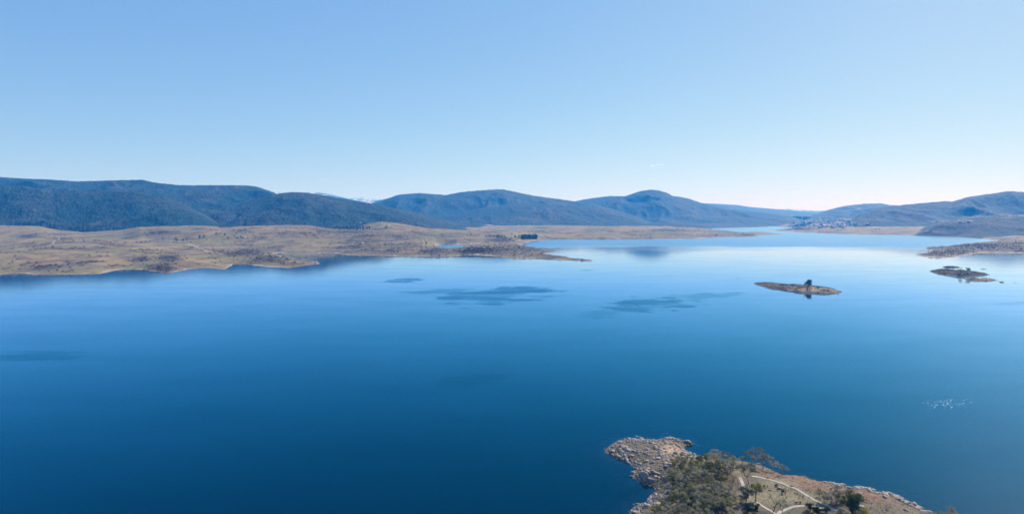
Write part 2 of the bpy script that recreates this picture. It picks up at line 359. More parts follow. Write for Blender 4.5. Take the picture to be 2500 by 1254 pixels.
# tree-canopy roughness on forest
nz = fbm(LX / 34, LY / 34, 51, 2)
can = (LT == 1) | (LT == 3)
amp = np.where(LT == 1, 7.0, np.where(LT == 3, 4.0, 0))
LH = LH + np.where(can & (LD > 30), amp * (rng.random(LH.shape) * .9 + nz * .6) * sst(25, 120, LD), 0)
LH = LH + np.where((scr > .3), scr * rng.random(LH.shape) * 1.8, 0)
nr, nc = LH.shape
idx = np.arange(nr * nc).reshape(nr, nc)
quads = np.stack([idx[:-1, :-1], idx[:-1, 1:], idx[1:, 1:], idx[1:, :-1]], -1).reshape(-1, 4)
hv = LH.ravel(); tv = LT.ravel()
keep = hv[quads].max(1) > -8.9
quads = quads[keep]
ft = tv[quads].max(1)
V = np.stack([LX, LY, LH], -1).reshape(-1, 3)
def sub_mesh(name, fsel, mat, attrs, **tg):
    q = quads[fsel]; used = np.unique(q); remap = np.full(nr * nc, -1); remap[used] = np.arange(len(used))
    o = mesh_obj(name, V[used], remap[q], [mat], attrs={k: a.ravel()[used] for k, a in attrs.items()})
    return tag(o, **tg)
DENSE = [(1160, 612, 55, 8, 1.0), (1250, 610, 75, 13, .85), (1340, 622, 60, 10, .8), (1420, 634, 40, 3, .6), (2380, 604, 150, 14, 1.05), (2310, 620, 80, 11, 1.05), (2480, 606, 120, 14, 1.0), (1945, 559, 48, 3.6, 1.0), (880, 604, 70, 14, .5), (970, 610, 60, 12, .6),
 (1060, 612, 60, 9, .55), (1040, 583, 90, 9, .35), (760, 572, 90, 12, .4), (1100, 574, 90, 6, .4), (650, 636, 80, 10, .4), (1830, 574.5, 40, 3, .8), (1760, 573, 60, 4, .4), (400, 650, 60, 10, .35), (120, 655, 100, 9, .3), (1640, 563, 90, 3, .7), (1780, 565, 60, 5, .6)]
for (a, b, w_, h_, k_) in DENSE:
    q = ((PXm - a) / w_) ** 2 + ((PYm - b) / h_) ** 2
    scr = np.maximum(scr, k_ * np.exp(-q ** 2 * .6) * (.72 + .6 * fbm(LX / 40, LY / 70, 141, 3)))
scr = np.clip(scr, 0, 1)
sub_mesh('grassland', ft == 0, M_PASTURE, dict(shore=LD, scrub=scr, track=trk), kind='structure', label='dry tan grazing land rolling down to the far lake shore')
sub_mesh('forest', (ft == 1) | (ft == 3), M_FOREST, dict(snow=snow, bare=bare + (LT == 3) * .75, gully=LG), kind='stuff', label='blue grey eucalypt forest covering the hills beyond the pasture')
sub_mesh('mountains', ft == 2, M_FOREST, dict(snow=snow, bare=bare, gully=LG), kind='structure', label='distant blue mountains with patches of snow')

def land_at(x, y):
    """interpolated height of the built mainland at arrays x, y"""
    px_ = CX + F_PX * x / y
    j = np.clip(np.searchsorted(pxs, px_) - 1, 0, nc - 2); i = np.clip(np.searchsorted(ys, y) - 1, 0, nr - 2)
    fx = (px_ - pxs[j]) / (pxs[j + 1] - pxs[j]); fy = (y - ys[i]) / (ys[i + 1] - ys[i])
    return (LH[i, j] * (1 - fx) + LH[i, j + 1] * fx) * (1 - fy) + (LH[i + 1, j] * (1 - fx) + LH[i + 1, j + 1] * fx) * fy
_colcache = {}
def land_hit(px, py):
    """ground point seen at a pixel: walk the sight line over the mainland grid"""
    u = (px - CX) / F_PX; v = (CY - py) / F_PX; den = CP + v * SP
    t, s = u / den, (v * CP - SP) / den
    hl = land_at(t * ys, ys); ok = np.nonzero(hl > CAM_H + s * ys)[0]
    if len(ok) == 0: return None
    y = ys[ok[0]]
    if ok[0] > 0:
        y0 = ys[ok[0] - 1]; a = hl[ok[0] - 1] - CAM_H - s * y0; b = hl[ok[0]] - CAM_H - s * y; y = y0 + (y - y0) * (-a) / (b - a + 1e-9)
    return Vector((t * y, y, float(land_at(np.array([t * y]), np.array([y]))[0])))

# ------------------------------------------------------------------ headland and islands
HEAD = [(1480, 1420), (1500, 1330), (1525, 1280), (1537, 1254), (1542, 1243), (1555, 1231), (1576, 1226), (1586, 1217.5), (1595, 1210), (1604, 1200), (1600, 1193.6), (1595, 1185), (1579, 1181),
 (1560, 1175), (1547, 1159.5), (1545, 1151), (1552, 1144), (1545, 1137), (1533, 1129), (1520, 1123.6), (1506, 1118.5), (1494, 1110), (1480, 1105),
 (1479, 1097), (1487, 1089), (1500, 1080), (1511, 1074), (1526, 1070.7), (1545, 1071), (1562, 1072.4), (1583, 1072), (1605, 1073), (1617, 1070.7), (1632, 1068), (1645, 1070.5),
 (1661, 1074), (1682, 1077), (1689, 1083.6), (1675, 1086), (1667, 1090), (1673, 1098), (1688, 1107), (1705, 1112.5), (1729, 1116), (1754, 1121), (1789, 1127), (1818, 1128),
 (1860, 1136), (1888, 1149), (1912, 1160), (1930, 1162), (1964, 1166), (2000, 1176), (2030, 1180), (2056, 1186.5), (2080, 1193), (2096, 1192), (2128, 1196), (2144, 1205),
 (2178, 1207), (2210, 1221), (2234, 1232), (2256, 1249), (2290, 1270), (2400, 1330), (2650, 1480)]
head_poly = poly_g(HEAD)
def poly_rel(px, py, pts):   # inside test in pixel-derived ground coordinates is done on ground points
    return poly_g(pts)
def head_cover(X, Y):
    px, py = g2px(X, Y, 4.0)
    def bl(a, b, w, h): return np.exp(-(((px - a) / w) ** 2 + ((py - b) / h) ** 2))
    red = np.clip(bl(1940, 1175, 60, 16) + bl(2130, 1222, 55, 22) + bl(1990, 1195, 50, 14) + bl(1880, 1160, 40, 10) + .8 * bl(1955, 1208, 22, 9) + .7 * bl(1780, 1180, 22, 14) + .6 * bl(1885, 1180, 18, 6) + .9 * bl(2040, 1215, 60, 14) + .9 * bl(1655, 1080, 28, 6), 0, 1)
    sand = np.clip(1.1 * bl(1640, 1088, 30, 16) + .8 * bl(1690, 1108, 40, 7) + bl(2085, 1198, 18, 5) + .5 * bl(1580, 1155, 12, 8), 0, 1)
    grass = np.clip(bl(1900, 1200, 50, 14) + bl(1930, 1240, 80, 20) + bl(1840, 1240, 40, 16) + .8 * bl(1800, 1165, 12, 20), 0, 1)
    return red, sand, grass
def head_height(X, Y):
    d = sdf(X, Y, head_poly)
    px, _ = g2px(X, Y, 2.0)
    py = g2px(X, Y, 2.0)[1]
    dd = np.maximum(d, 0)
    spit = sst(1780, 1640, px) * sst(1165, 1120, py)
    top = 9.5 * (1 - spit) + 3.2 * spit
    h = top * (1 - np.exp(-dd / (17 * (1 - spit) + 9 * spit)))
    h = h + (fbm(X / 14, Y / 14, 5, 4) * .9 + fbm(X / 4, Y / 4, 15, 3) * .22) * sst(0, 12, dd)
    h = np.where(d < 0, np.maximum(d * .13 + np.minimum(d + 12, 0) * .25 + fbm(X / 5, Y / 5, 9, 3) * .5 * sst(0, 4, -d), -9), np.maximum(h, .05))
    return h, d
def m_headland():
    t = NT('headland_soil'); p = t.pos()
    a = t.noise(p, .12, 4, .6); b = t.noise(p, .6, 4, .65); c = t.noise(p, 3.0, 4, .7)
    cc = t.mix(t.ramp(a, .4, .6), (.150, .115, .078), (.105, .092, .058))
    red = t.mix(t.ramp(b, .35, .65), (.235, .122, .078), (.16, .095, .064))
    cc = t.mix(t.attr('red'), cc, red)
    cc = t.mix(t.attr('grass'), cc, t.mix(t.ramp(b, .4, .65), (.26, .215, .130), (.185, .17, .09)))
    cc = t.mix(t.attr('sand'), cc, t.mix(t.ramp(b, .4, .6), (.48, .36, .235), (.34, .22, .14)))
    cc = t.mix(t.math('MULTIPLY', t.ramp(c, .5, .7), .6), cc, (.055, .045, .035))
    cc = t.mix(t.math('MULTIPLY', t.ramp(c, .5, .3), .35), cc, (.38, .32, .22))
    cc = t.mix(t.ramp(t.attr('shore'), 1.2, -.4), cc, t.mix(t.ramp(b, .4, .6), (.16, .115, .085), (.24, .17, .12)))
    return t.finish(cc, .95, t.bump(c, .5, .25))
M_HEAD = m_headland()
def blob_land(name, poly, hf, step, pad, mat, cover=None, **tg):
    lo = poly.min(0) - pad; hi = poly.max(0) + pad
    gx = np.arange(lo[0], hi[0], step); gy = np.arange(lo[1], hi[1], step)
    X, Y = np.meshgrid(gx, gy); h, d = hf(X, Y)
    at = {'shore': d}
    r_, s_, g_ = cover(X, Y) if cover else (0 * X, 0 * X, 0 * X)
    at.update(red=r_, sand=s_, grass=g_)
    n, m = X.shape; ii = np.arange(n * m).reshape(n, m)
    q = np.stack([ii[:-1, :-1], ii[:-1, 1:], ii[1:, 1:], ii[1:, :-1]], -1).reshape(-1, 4)
    q = q[h.ravel()[q].max(1) > -8.5]
    used = np.unique(q); rm = np.full(n * m, -1); rm[used] = np.arange(len(used))
    P = np.stack([X, Y, h], -1).reshape(-1, 3)[used]
    o = mesh_obj(name, P, rm[q], [mat], attrs={k: a.ravel()[used] for k, a in at.items()})
    return tag(o, **tg)
blob_land('headland', head_poly, head_height, .8, 45, M_HEAD, head_cover, kind='structure', label='rocky brown headland with scrub jutting into the lake')
def head_at(x, y):
    h, d = head_height(np.array([[x]], dtype=float), np.array([[y]], dtype=float)); return float(h[0, 0]), float(d[0, 0])
def head_hit(px, py):
    z = 6.0
    for _ in range(14):
        g = px2g(px, py, z); z = .5 * z + .5 * head_at(*g)[0]
    g = px2g(px, py, z); return Vector((g[0], g[1], head_at(*g)[0]))

ISL = {
 'a': ([(1838, 691.5), (1848, 694), (1860, 697.5), (1872, 702), (1885, 704), (1900, 706), (1925, 710.5), (1945, 713.3), (1970, 715), (1990, 716), (2020, 716.5), (2040, 716.5), (2051, 714.5), (2055, 711.5), (2040, 707), (2022, 704), (1995, 700.5), (1965, 698), (1930, 696), (1895, 694), (1870, 692)], 3.8, 12),
 'b': ([(2269, 661.5), (2280, 665), (2300, 669), (2325, 673), (2345, 675), (2370, 674.5), (2395, 672.5), (2415, 670.5), (2400, 668), (2370, 665), (2340, 662.5), (2310, 661.5), (2290, 660)], 5.5, 12),
 'c': ([(2353, 681), (2362, 684), (2385, 686), (2410, 686.6), (2430, 685), (2436, 684), (2422, 682), (2400, 680.8), (2375, 680)], 2.2, 8),
 'd': ([(2301, 652), (2312, 653.6), (2330, 653.2), (2348, 653.2), (2335, 652), (2318, 651)], 1.6, 6),
 'e': ([(2391, 656), (2400, 657.3), (2412, 657.2), (2403, 655.8)], 1.2, 6),
}
def m_island():
    t = NT('island_heath'); p = t.pos()
    b = t.noise(p, .25, 4, .7); c = t.noise(p, .9, 4, .75)
    cc = t.mix(t.ramp(b, .4, .62), (.07, .055, .042), (.16, .115, .075))
    cc = t.mix(t.ramp(c, .5, .66), cc, (.035, .033, .028))
    cc = t.mix(t.attr('sand'), cc, (.30, .22, .14))
    cc = t.mix(t.ramp(t.attr('shore'), 3.2, .8), cc, t.mix(t.ramp(c, .42, .6), (.36, .30, .24), (.06, .05, .045)))
    return t.finish(cc, .95, t.bump(c, .6, 1.0))
M_ISL = m_island()
isl_fn = {}
for k_, (pts, H_, kk) in ISL.items():
    pg = poly_g(pts)
    def f(X, Y, pg=pg, H_=H_, kk=kk, k_=k_):
        d = sdf(X, Y, pg); d = d + np.where(np.abs(d) < 12, fbm(X / 7, Y / 9, 43, 3) * (2.6 if H_ > 2 else 1.2), 0); dd = np.maximum(d, 0)
        h = H_ * (1 - np.exp(-dd / kk)) + (fbm(X / 16, Y / 16, 41, 4) * .9 + vnoise(X / 2.2, Y / 2.2, 4) * 1.0) * sst(0, 7, dd)
        return np.where(d < 0, np.maximum(d * .3, -9), np.maximum(h, .1)), d
    def cov(X, Y, k_=k_):
        px, py = g2px(X, Y, 2.0)
        s = np.exp(-(((px - 1985) / 60) ** 2 + ((py - 708) / 7) ** 2)) if k_ == 'a' else (0.6 + 0 * X if k_ == 'c' else 0 * X)
        return 0 * X, s, 0 * X
    isl_fn[k_] = (f, pg)
    blob_land('island', pg, f, 1.6, 30, M_ISL, cov, kind='structure', label={'a': 'long low island with one dark tree, nearest of the islands', 'b': 'dark shrubby island with two leafy trees', 'c': 'low brown islet just in front of the dark shrubby island', 'd': 'thin dark reef behind the dark shrubby island', 'e': 'tiny dark reef right of the two trees'}[k_])

# ------------------------------------------------------------------ lake
wp = np.concatenate([np.arange(-3000, 0, 40.0), np.arange(0, 2500, 5.0), np.arange(2500, 5000, 40.0)])
wy = [40.0]
while wy[-1] < 12000: wy.append(wy[-1] + np.clip(wy[-1] ** 2 / 180000 * 1.2, 1.0, 60))
WX, WY = fan_grid(wp, np.array(wy))
wh, wd = head_height(WX, WY)
depth = np.clip(-wh, 0, 9)
for k_, (f, pg) in isl_fn.items(): depth = np.minimum(depth, np.clip(-f(WX, WY)[0], 0, 9))
PX, PY = g2px(WX, WY, 0 * WX)
def streak(a, b, w, h, seed, k=1.0, rag=.6):
    nn = fbm(PX / (w * .35), PY / (h * .3), seed, 4)
    q = ((PX - a) / w) ** 2 + ((PY - b + (PX - a) * h / w * .35) / h) ** 2
    st = fbm(PX / (w * .9 + 20), PY / 2.6, seed + 50, 3)
    return k * sst(1.35, .35, q - nn * rag * 1.5 - st * .7) * (.8 + .6 * np.clip(st, -.5, .5))
ruf = np.zeros(PX.shape)
for args in [(985, 684, 46, 5.5, 1, .9), (1190, 724, 150, 20, 2, 1.0, .9), (1070, 712, 90, 6, 3, .6), (1290, 708, 60, 7, 4, .7), (1600, 741, 110, 18, 5, .95, .9), (1460, 768, 50, 9, 6, .45), (1720, 722, 90, 9, 7, .6, .9),
             (1430, 660, 16, 1.0, 8, .6), (2480, 742, 60, 6, 9, .35), (2200, 730, 150, 2, 10, .2), (1150, 928, 90, 14, 11, .55), (80, 868, 130, 13, 12, .6), (340, 950, 20, 3, 13, .3)]:
    ruf = np.maximum(ruf, streak(*args))
# breeze-ruffled belt in front of the far shore
belt = sst(545, 556, PY) * sst(608, 598, PY + 6 * fbm(PX / 260, PY / 14, 21, 3) - (PX - 1900) * .012 * (PX > 1700)) * sst(1240, 1300, PX) * sst(3200, 2600, PX)
belt2 = .55 * sst(615, 609, PY + 4 * fbm(PX / 200, PY / 9, 22, 3)) * sst(1450, 1650, PX) * sst(2600, 2100, PX)
ruf = np.maximum(ruf, np.maximum(belt * 1.0, belt2 * .5 * (PY > 560)))
ruf = np.maximum(ruf, .8 * sst(594, 600, PY) * sst(612, 604, PY) * sst(1050, 1070, PX) * sst(1200, 1185, PX))
gl = np.exp(-(((PX - 2312) / 66) ** 2 + ((PY - 985 + (PX - 2315) * .03) / 13) ** 2) * 1.1) * (.5 + .5 * fbm(PX / 20, PY / 5, 5, 2))
n, m = PX.shape; ii = np.arange(n * m).reshape(n, m)
wq = np.stack([ii[:-1, :-1], ii[:-1, 1:], ii[1:, 1:], ii[1:, :-1]], -1).reshape(-1, 4)
def m_water():
    t = NT('lake_water'); p = t.pos()
    a = t.noise(t.scale(p, 1, .35, 1), 1 / 60, 3); r = t.attr('ruffle')
    rough = t.math('ADD', t.math('MULTIPLY', r, W_RUF), t.math('ADD', W_CALM, t.math('MULTIPLY', t.math('SUBTRACT', a, .5), .02)))
    gl_ = t.attr('glint')
    w1 = t.noise(p, .9, 2, .6); w2 = t.noise(p, .3, 2, .5)
    bd = t.node('ShaderNodeBump'); t.put(bd.inputs['Height'], t.math('ADD', t.math('MULTIPLY', w1, 1.0), t.math('MULTIPLY', w2, .35))); bd.inputs['Distance'].default_value = 1.0
    t.put(bd.inputs['Strength'], t.math('ADD', t.math('MULTIPLY', gl_, .03), .012)); nrm = bd.outputs[0]
    vo = t.node('ShaderNodeTexVoronoi'); t.l.new(t.scale(p, 2.0, 1.1, 1), vo.inputs['Vector']); vo.inputs['Scale'].default_value = 1.0; vs_ = t.node('ShaderNodeSeparateColor'); t.l.new(vo.outputs['Color'], vs_.inputs[0])
    spark = t.math('MULTIPLY', t.math('GREATER_THAN', t.math('ADD', vs_.outputs[0], t.math('MULTIPLY', gl_, .40)), 1.04), t.math('LESS_THAN', vo.outputs['Distance'], .42))
    fr = t.node('ShaderNodeFresnel'); fr.inputs['IOR'].default_value = 1.333; t.l.new(nrm, fr.inputs['Normal'])
    frv = t.math('MULTIPLY', fr.outputs[0], t.math('SUBTRACT', 1.0, t.math('ADD', t.math('MULTIPLY', r, .24), t.math('ADD', t.math('MULTIPLY', t.math('SUBTRACT', t.noise(p, .35, 3, .7), .5), .30), t.math('MULTIPLY', t.math('SUBTRACT', t.noise(t.scale(p, .35, 1, 1), 1 / 45, 5, .6), .5), .22)))))
    # coloured Fresnel: red light dies out faster than blue as the view gets steeper
    cc = t.node('ShaderNodeCombineColor')
    for k_, (e_, s_) in enumerate(((2.6, 2.2), (1.17, 1.38), (1.15, 1.97))):
        t.put(cc.inputs[k_], t.math('MINIMUM', t.math('MULTIPLY', t.math('POWER', frv, e_), s_), .90))
    gs = t.node('ShaderNodeBsdfGlossy'); gs.distribution = 'BECKMANN'; t.put(gs.inputs['Roughness'], rough); t.l.new(nrm, gs.inputs['Normal']); t.l.new(cc.outputs[0], gs.inputs['Color'])
    df = t.node('ShaderNodeBsdfDiffuse'); df.inputs['Color'].default_value = W_MURK + (1,)
    tr = t.node('ShaderNodeBsdfTransparent'); tr.inputs['Color'].default_value = (.80, .92, .95, 1)
    op = t.math('SUBTRACT', 1.0, t.math('POWER', 2.718, t.math('MULTIPLY', t.attr('depth'), -.85)))
    mx = t.node('ShaderNodeMixShader'); t.put(mx.inputs[0], op); t.l.new(tr.outputs[0], mx.inputs[1]); t.l.new(df.outputs[0], mx.inputs[2])
    bk = t.node('ShaderNodeBsdfDiffuse'); bk.inputs['Color'].default_value = (0, 0, 0, 1)
    m1 = t.node('ShaderNodeMixShader'); t.put(m1.inputs[0], t.math('MINIMUM', t.math('MULTIPLY', frv, 1.3), 1.0)); t.l.new(mx.outputs[0], m1.inputs[1]); t.l.new(bk.outputs[0], m1.inputs[2])
    g2 = t.node('ShaderNodeBsdfGlossy'); g2.distribution = 'GGX'; g2.inputs['Roughness'].default_value = .33; g2c = t.node('ShaderNodeCombineColor'); [t.put(g2c.inputs[k_], t.math('MINIMUM', t.math('MULTIPLY', frv, q_), 1.0)) for k_, q_ in enumerate((.9, 1.2, 1.6))]; t.l.new(g2c.outputs[0], g2.inputs['Color'])
    mg = t.node('ShaderNodeMixShader'); t.put(mg.inputs[0], t.math('ADD', t.math('MULTIPLY', spark, .5), .018)); t.l.new(gs.outputs[0], mg.inputs[1]); t.l.new(g2.outputs[0], mg.inputs[2])
    m2 = t.node('ShaderNodeAddShader'); t.l.new(m1.outputs[0], m2.inputs[0]); t.l.new(mg.outputs[0], m2.inputs[1])
    o = t.node('ShaderNodeOutputMaterial'); t.l.new(m2.outputs[0], o.inputs[0]); return t.m
W_RUF, W_CALM, W_MURK = .26, .06, (.0, .006, .011)
lake = mesh_obj('water', np.stack([WX, WY, 0 * WX], -1).reshape(-1, 3), wq, [m_water()], attrs=dict(ruffle=ruf.ravel(), glint=np.clip(gl, 0, 1).ravel(), depth=depth.ravel()))
tag(lake, kind='structure', label='calm deep blue lake with paler sheen towards the far shore')
t = NT('lake_mud')
bed = mesh_obj('lake_bed', [(-30000, -5000, -9.5), (30000, -5000, -9.5), (30000, 30000, -9.5), (-30000, 30000, -9.5)], [(0, 1, 2, 3)], [t.finish((.05, .045, .035), .95)], smooth=False)
tag(bed, kind='structure', label='dark bottom of the lake')

# ------------------------------------------------------------------ haze: one closed box of even air
def m_haze():
    t = NT('air'); v = t.node('ShaderNodeVolumePrincipled')
    v.inputs['Color'].default_value = HAZE_COL + (1,); v.inputs['Absorption Color'].default_value = (1, 1, 1, 1); v.inputs['Density'].default_value = HAZE_D; v.inputs['Anisotropy'].default_value = HAZE_G
    o = t.node('ShaderNodeOutputMaterial'); t.l.new(v.outputs[0], o.inputs['Volume']); return t.m
HAZE_COL, HAZE_D, HAZE_G = (.03, .36, 1.0), 8.0e-5, .1
x0, x1, y0, y1, z0, z1 = -31000, 31000, -6000, 31000, -12, 720
hv_ = [(x0, y0, z0), (x1, y0, z0), (x1, y1, z0), (x0, y1, z0), (x0, y0, z1), (x1, y0, z1), (x1, y1, z1), (x0, y1, z1)]
hz = mesh_obj('haze', hv_, [(0, 3, 2, 1), (4, 5, 6, 7), (0, 1, 5, 4), (1, 2, 6, 5), (2, 3, 7, 6), (3, 0, 4, 7)], [m_haze()], smooth=False)
tag(hz, kind='stuff', label='blue haze in the air over the lake and hills')

# ================================================================== plants
def tube(vs, fs, p0, p1, r0, r1, n=5):
    p0, p1 = Vector(p0), Vector(p1); d = (p1 - p0)
    if d.length < 1e-4: return
    q = d.to_track_quat('Z', 'Y'); b = len(vs)
    for p, r in ((p0, r0), (p1, r1)):
        for k in range(n):
            a = 2 * math.pi * k / n; vs.append(tuple(p + q @ Vector((math.cos(a) * r, math.sin(a) * r, 0))))
    for k in range(n): fs.append((b + k, b + (k + 1) % n, b + n + (k + 1) % n, b + n + k))
def limb(vs, fs, rnd, p, d, L, r, depth, ends, bend=.35, split=3, up=.15):
    segs = 3; cur = Vector(p); dr = Vector(d).normalized(); rr = r
    for s in range(segs):
        nd = (dr + Vector((rnd.gauss(0, bend), rnd.gauss(0, bend), rnd.gauss(up, bend * .5))) * .5).normalized()
        nx = cur + nd * (L / segs); r2 = rr * (.80 if s < segs - 1 else .65)
        tube(vs, fs, cur, nx, rr, r2, 5 if r > .08 else 3); cur, dr, rr = nx, nd, r2
        if depth > 0 and s > 0 and rnd.random() < .5:
            side = (dr + Vector((rnd.gauss(0, 1), rnd.gauss(0, 1), rnd.uniform(-.1, .6)))).normalized()
            limb(vs, fs, rnd, cur, side, L * rnd.uniform(.45, .65), rr * .6, depth - 1, ends, bend, 2, up)
    if depth > 0:
        for k in range(split):
            side = (dr * .8 + Vector((rnd.gauss(0, .7), rnd.gauss(0, .7), rnd.uniform(0, .5)))).normalized()
            limb(vs, fs, rnd, cur, side, L * rnd.uniform(.5, .75), rr * .75, depth - 1, ends, bend, max(2, split - 1), up)
    else: ends.append(cur.copy())
def leaves(ends, rs, n, rad, flat, size, droop=0.0, out=0.0):
    """n leaf faces spread round each clump centre"""
    C = np.array([tuple(e) for e in ends]); N = len(C) * n
    dirs = rs.normal(size=(N, 3)); dirs /= np.linalg.norm(dirs, axis=1)[:, None]
    clr = np.repeat(rs.uniform(.55, 1.25, len(C)), n)
    off = dirs * (rs.random(N) ** .42)[:, None] * (rad * clr)[:, None]; off[:, 2] *= flat; off[:, 2] -= droop * (off[:, 0] ** 2 + off[:, 1] ** 2)
    P = np.repeat(C, n, axis=0) + off
    a = rs.normal(size=(N, 3)); a = a - out * dirs * (a * dirs).sum(1)[:, None]; a /= np.linalg.norm(a, axis=1)[:, None]
    g_ = rs.normal(size=(N, 3)) * (1 - out) + out * dirs
    b = np.cross(a, g_); b /= np.linalg.norm(b, axis=1)[:, None]
    s = (size * rs.uniform(.6, 1.4, N))[:, None]
    V_ = np.stack([P - a * s * .5, P + b * s * .32, P + a * s * .5], 1).reshape(-1, 3)
    return V_, np.arange(N * 3).reshape(-1, 3)
def m_leaf(name, c1, c2, var=.35):
    t = NT(name); p = t.pos(); oi = t.node('ShaderNodeObjectInfo')
    f = t.math('ADD', t.math('MULTIPLY', t.noise(p, 1.6, 3, .6), 1.0), t.math('MULTIPLY', t.math('SUBTRACT', oi.outputs['Random'], .5), .55))
    c = t.mix(t.ramp(f, .25, .75), c1, c2)
    b = t.node('ShaderNodeBsdfDiffuse'); t.put(b.inputs['Color'], c)
    tr = t.node('ShaderNodeBsdfTranslucent'); t.put(tr.inputs['Color'], c)
    mx = t.node('ShaderNodeMixShader'); mx.inputs[0].default_value = .3; t.l.new(b.outputs[0], mx.inputs[1]); t.l.new(tr.outputs[0], mx.inputs[2])
    o = t.node('ShaderNodeOutputMaterial'); t.l.new(mx.outputs[0], o.inputs[0]); return t.m
def m_plain(name, c1, c2, sc_=1.0, rough=.9):
    t = NT(name); return t.finish(t.mix(t.ramp(t.noise(t.pos(), sc_, 4, .65), .35, .65), c1, c2), rough)
L_OLIVE = m_leaf('olive_leaves', (0.15, 0.16, 0.06), (0.4, 0.38, 0.17))
L_GREY = m_leaf('grey_green_leaves', (0.16, 0.165, 0.1), (0.4, 0.38, 0.25))
L_BROWN = m_leaf('dry_brown_leaves', (0.18, 0.155, 0.1), (0.42, 0.37, 0.25))
L_DARK = m_leaf('dark_leaves', (.028, .046, .020), (.085, .115, .042))
L_YEL = m_leaf('yellow_green_leaves', (0.17, 0.17, 0.04), (0.38, 0.33, 0.09))
L_RED = m_leaf('red_leaves', (.22, .03, .03), (.30, .07, .05))
BARK = m_plain('pale_bark', (.30, .26, .22), (.10, .085, .07), 3)
BARKD = m_plain('dark_bark', (.10, .08, .065), (.05, .042, .035), 3)
KIND = {}
def proto(kind, seed, H, spread, lean, leafmat, n, rad, flat, size, depth=2, split=3, stems=1, bark=BARK, droop=0.0, first=.35):
    rnd = random.Random(seed); rs = np.random.default_rng(seed)
    vs, fs, ends = [], [], []
    for s in range(stems):
        a = rnd.uniform(0, 6.28); l = spread * (.5 if stems > 1 else .12) + lean
        d = Vector((math.cos(a) * l, math.sin(a) * l, 1)).normalized()
        limb(vs, fs, rnd, (0, 0, -.3), d, H * first, H * .022 + .03, 0, e0 := [], .18)
        for k in range(split):
            q = 2 * math.pi * (k + rnd.random() * .6) / split
            limb(vs, fs, rnd, e0[0], Vector((math.cos(q) * spread, math.sin(q) * spread, rnd.uniform(.6, 1.2))), H * .32, H * .016 + .02, depth - 1, ends, .3, split)
    z = max(e.z for e in ends) + rad * flat * .7; k = H / z
    root = dict(kind=kind)
    tv = np.array(vs) * k
    ml = mesh_obj(kind + '_wood', tv, fs, [bark], smooth=True)
    me1 = ml.data; bpy.data.objects.remove(ml)
    me2 = None
    if n:
        V_, F_ = leaves([e * k for e in ends], rs, n, rad, flat, size, droop)
        ml = mesh_obj(kind + '_leaf', V_, F_, [leafmat], smooth=False); me2 = ml.data; bpy.data.objects.remove(ml)
    KIND.setdefault(kind, []).append((me1, me2, H))
for s in range(4): proto('open', 10 + s, 8, .85, .1, L_GREY, 90, .85, .55, .30, 3, 3)
for s in range(4): proto('browny', 20 + s, 8, .95, .15, L_BROWN, 85, .85, .5, .30, 3, 3)
def ball(kind, seed, H, wr, z0, nc, leafmat, n, rad, size, bark=BARK, top=1.0):
    """rounded crown: clumps spread through an egg-shaped volume, limbs reaching into it"""
    rnd = random.Random(seed); rs = np.random.default_rng(seed); vs, fs, cs = [], [], []
    tube(vs, fs, (0, 0, -.3), (rnd.uniform(-.1, .1) * H, rnd.uniform(-.1, .1) * H, H * .55), H * .03 + .03, H * .012, 5)
    zc = (z0 + 1) / 2 * H; hz_ = (1 - z0) / 2 * H
    while len(cs) < nc:
        u = rs.normal(size=3); u /= np.linalg.norm(u); r_ = rs.random() ** .35 * .86
        q = np.array([u[0] * r_ * wr * H, u[1] * r_ * wr * H, zc + u[2] * r_ * hz_ * top])
        q[:2] *= rs.uniform(.75, 1.15); cs.append(q)
        tube(vs, fs, (0, 0, max(.1, q[2] * .45)), tuple(q), H * .010, H * .004, 3)
    V_, F_ = leaves(cs, rs, n, rad, .8, size, out=.75)
    o1 = mesh_obj(kind + '_wood', vs, fs, [bark]); m1_ = o1.data; bpy.data.objects.remove(o1)
    o2 = mesh_obj(kind + '_leaf', V_, F_, [leafmat], smooth=False); m2_ = o2.data; bpy.data.objects.remove(o2)
    KIND.setdefault(kind, []).append((m1_, m2_, H))
for s in range(5): ball('olive', 30 + s, 6, .46, .22, 15, L_OLIVE, 230, .95, .30)
for s in range(4): ball('grey', 40 + s, 5, .54, .15, 14, L_GREY, 200, .88, .28)
for s in range(3): ball('darkround', 50 + s, 3, .50, .02, 16, L_DARK, 150, .55, .24, BARKD)
for s in range(2): ball('yellow', 60 + s, 4.5, .50, .10, 13, L_YEL, 200, .85, .28)
for s in range(4): ball('twiggy', 70 + s, 3.2, .55, .05, 13, L_BROWN, 45, .65, .22, BARK)
for s in range(2): proto('bare', 80 + s, 7, .9, .3, L_BROWN, 14, .8, .6, .16, 3, 3, 1, BARKD, 0, .4)
for s in range(2): ball('darktree', 90 + s, 9, .40, .08, 42, L_DARK, 190, 1.15, .36, BARKD)
ball('redbush', 95, 2.5, .4, .1, 10, L_RED, 60, .4, .2, BARKD)
count_kind = {}
def plant(kind, loc, H, label, cat='tree', group=None, name='gum_tree', rot=None, wide=1.0, var=None, rnd=random.Random(7)):
    L_ = KIND[kind]; me1, me2, h0 = L_[var if var is not None else rnd.randrange(len(L_))]
    r = bpy.data.objects.new(name, None); col.objects.link(r); r.empty_display_size = .2
    s = H / h0; r.location = loc; r.scale = (s * wide, s * wide, s); r.rotation_euler = (0, 0, rnd.uniform(0, 6.28) if rot is None else rot)
    tag(r, label, cat, group)
    o = bpy.data.objects.new('trunk' if cat == 'tree' else 'stems', me1); col.objects.link(o); o.parent = r
    if me2: o = bpy.data.objects.new('crown' if cat == 'tree' else 'foliage', me2); col.objects.link(o); o.parent = r
    return r

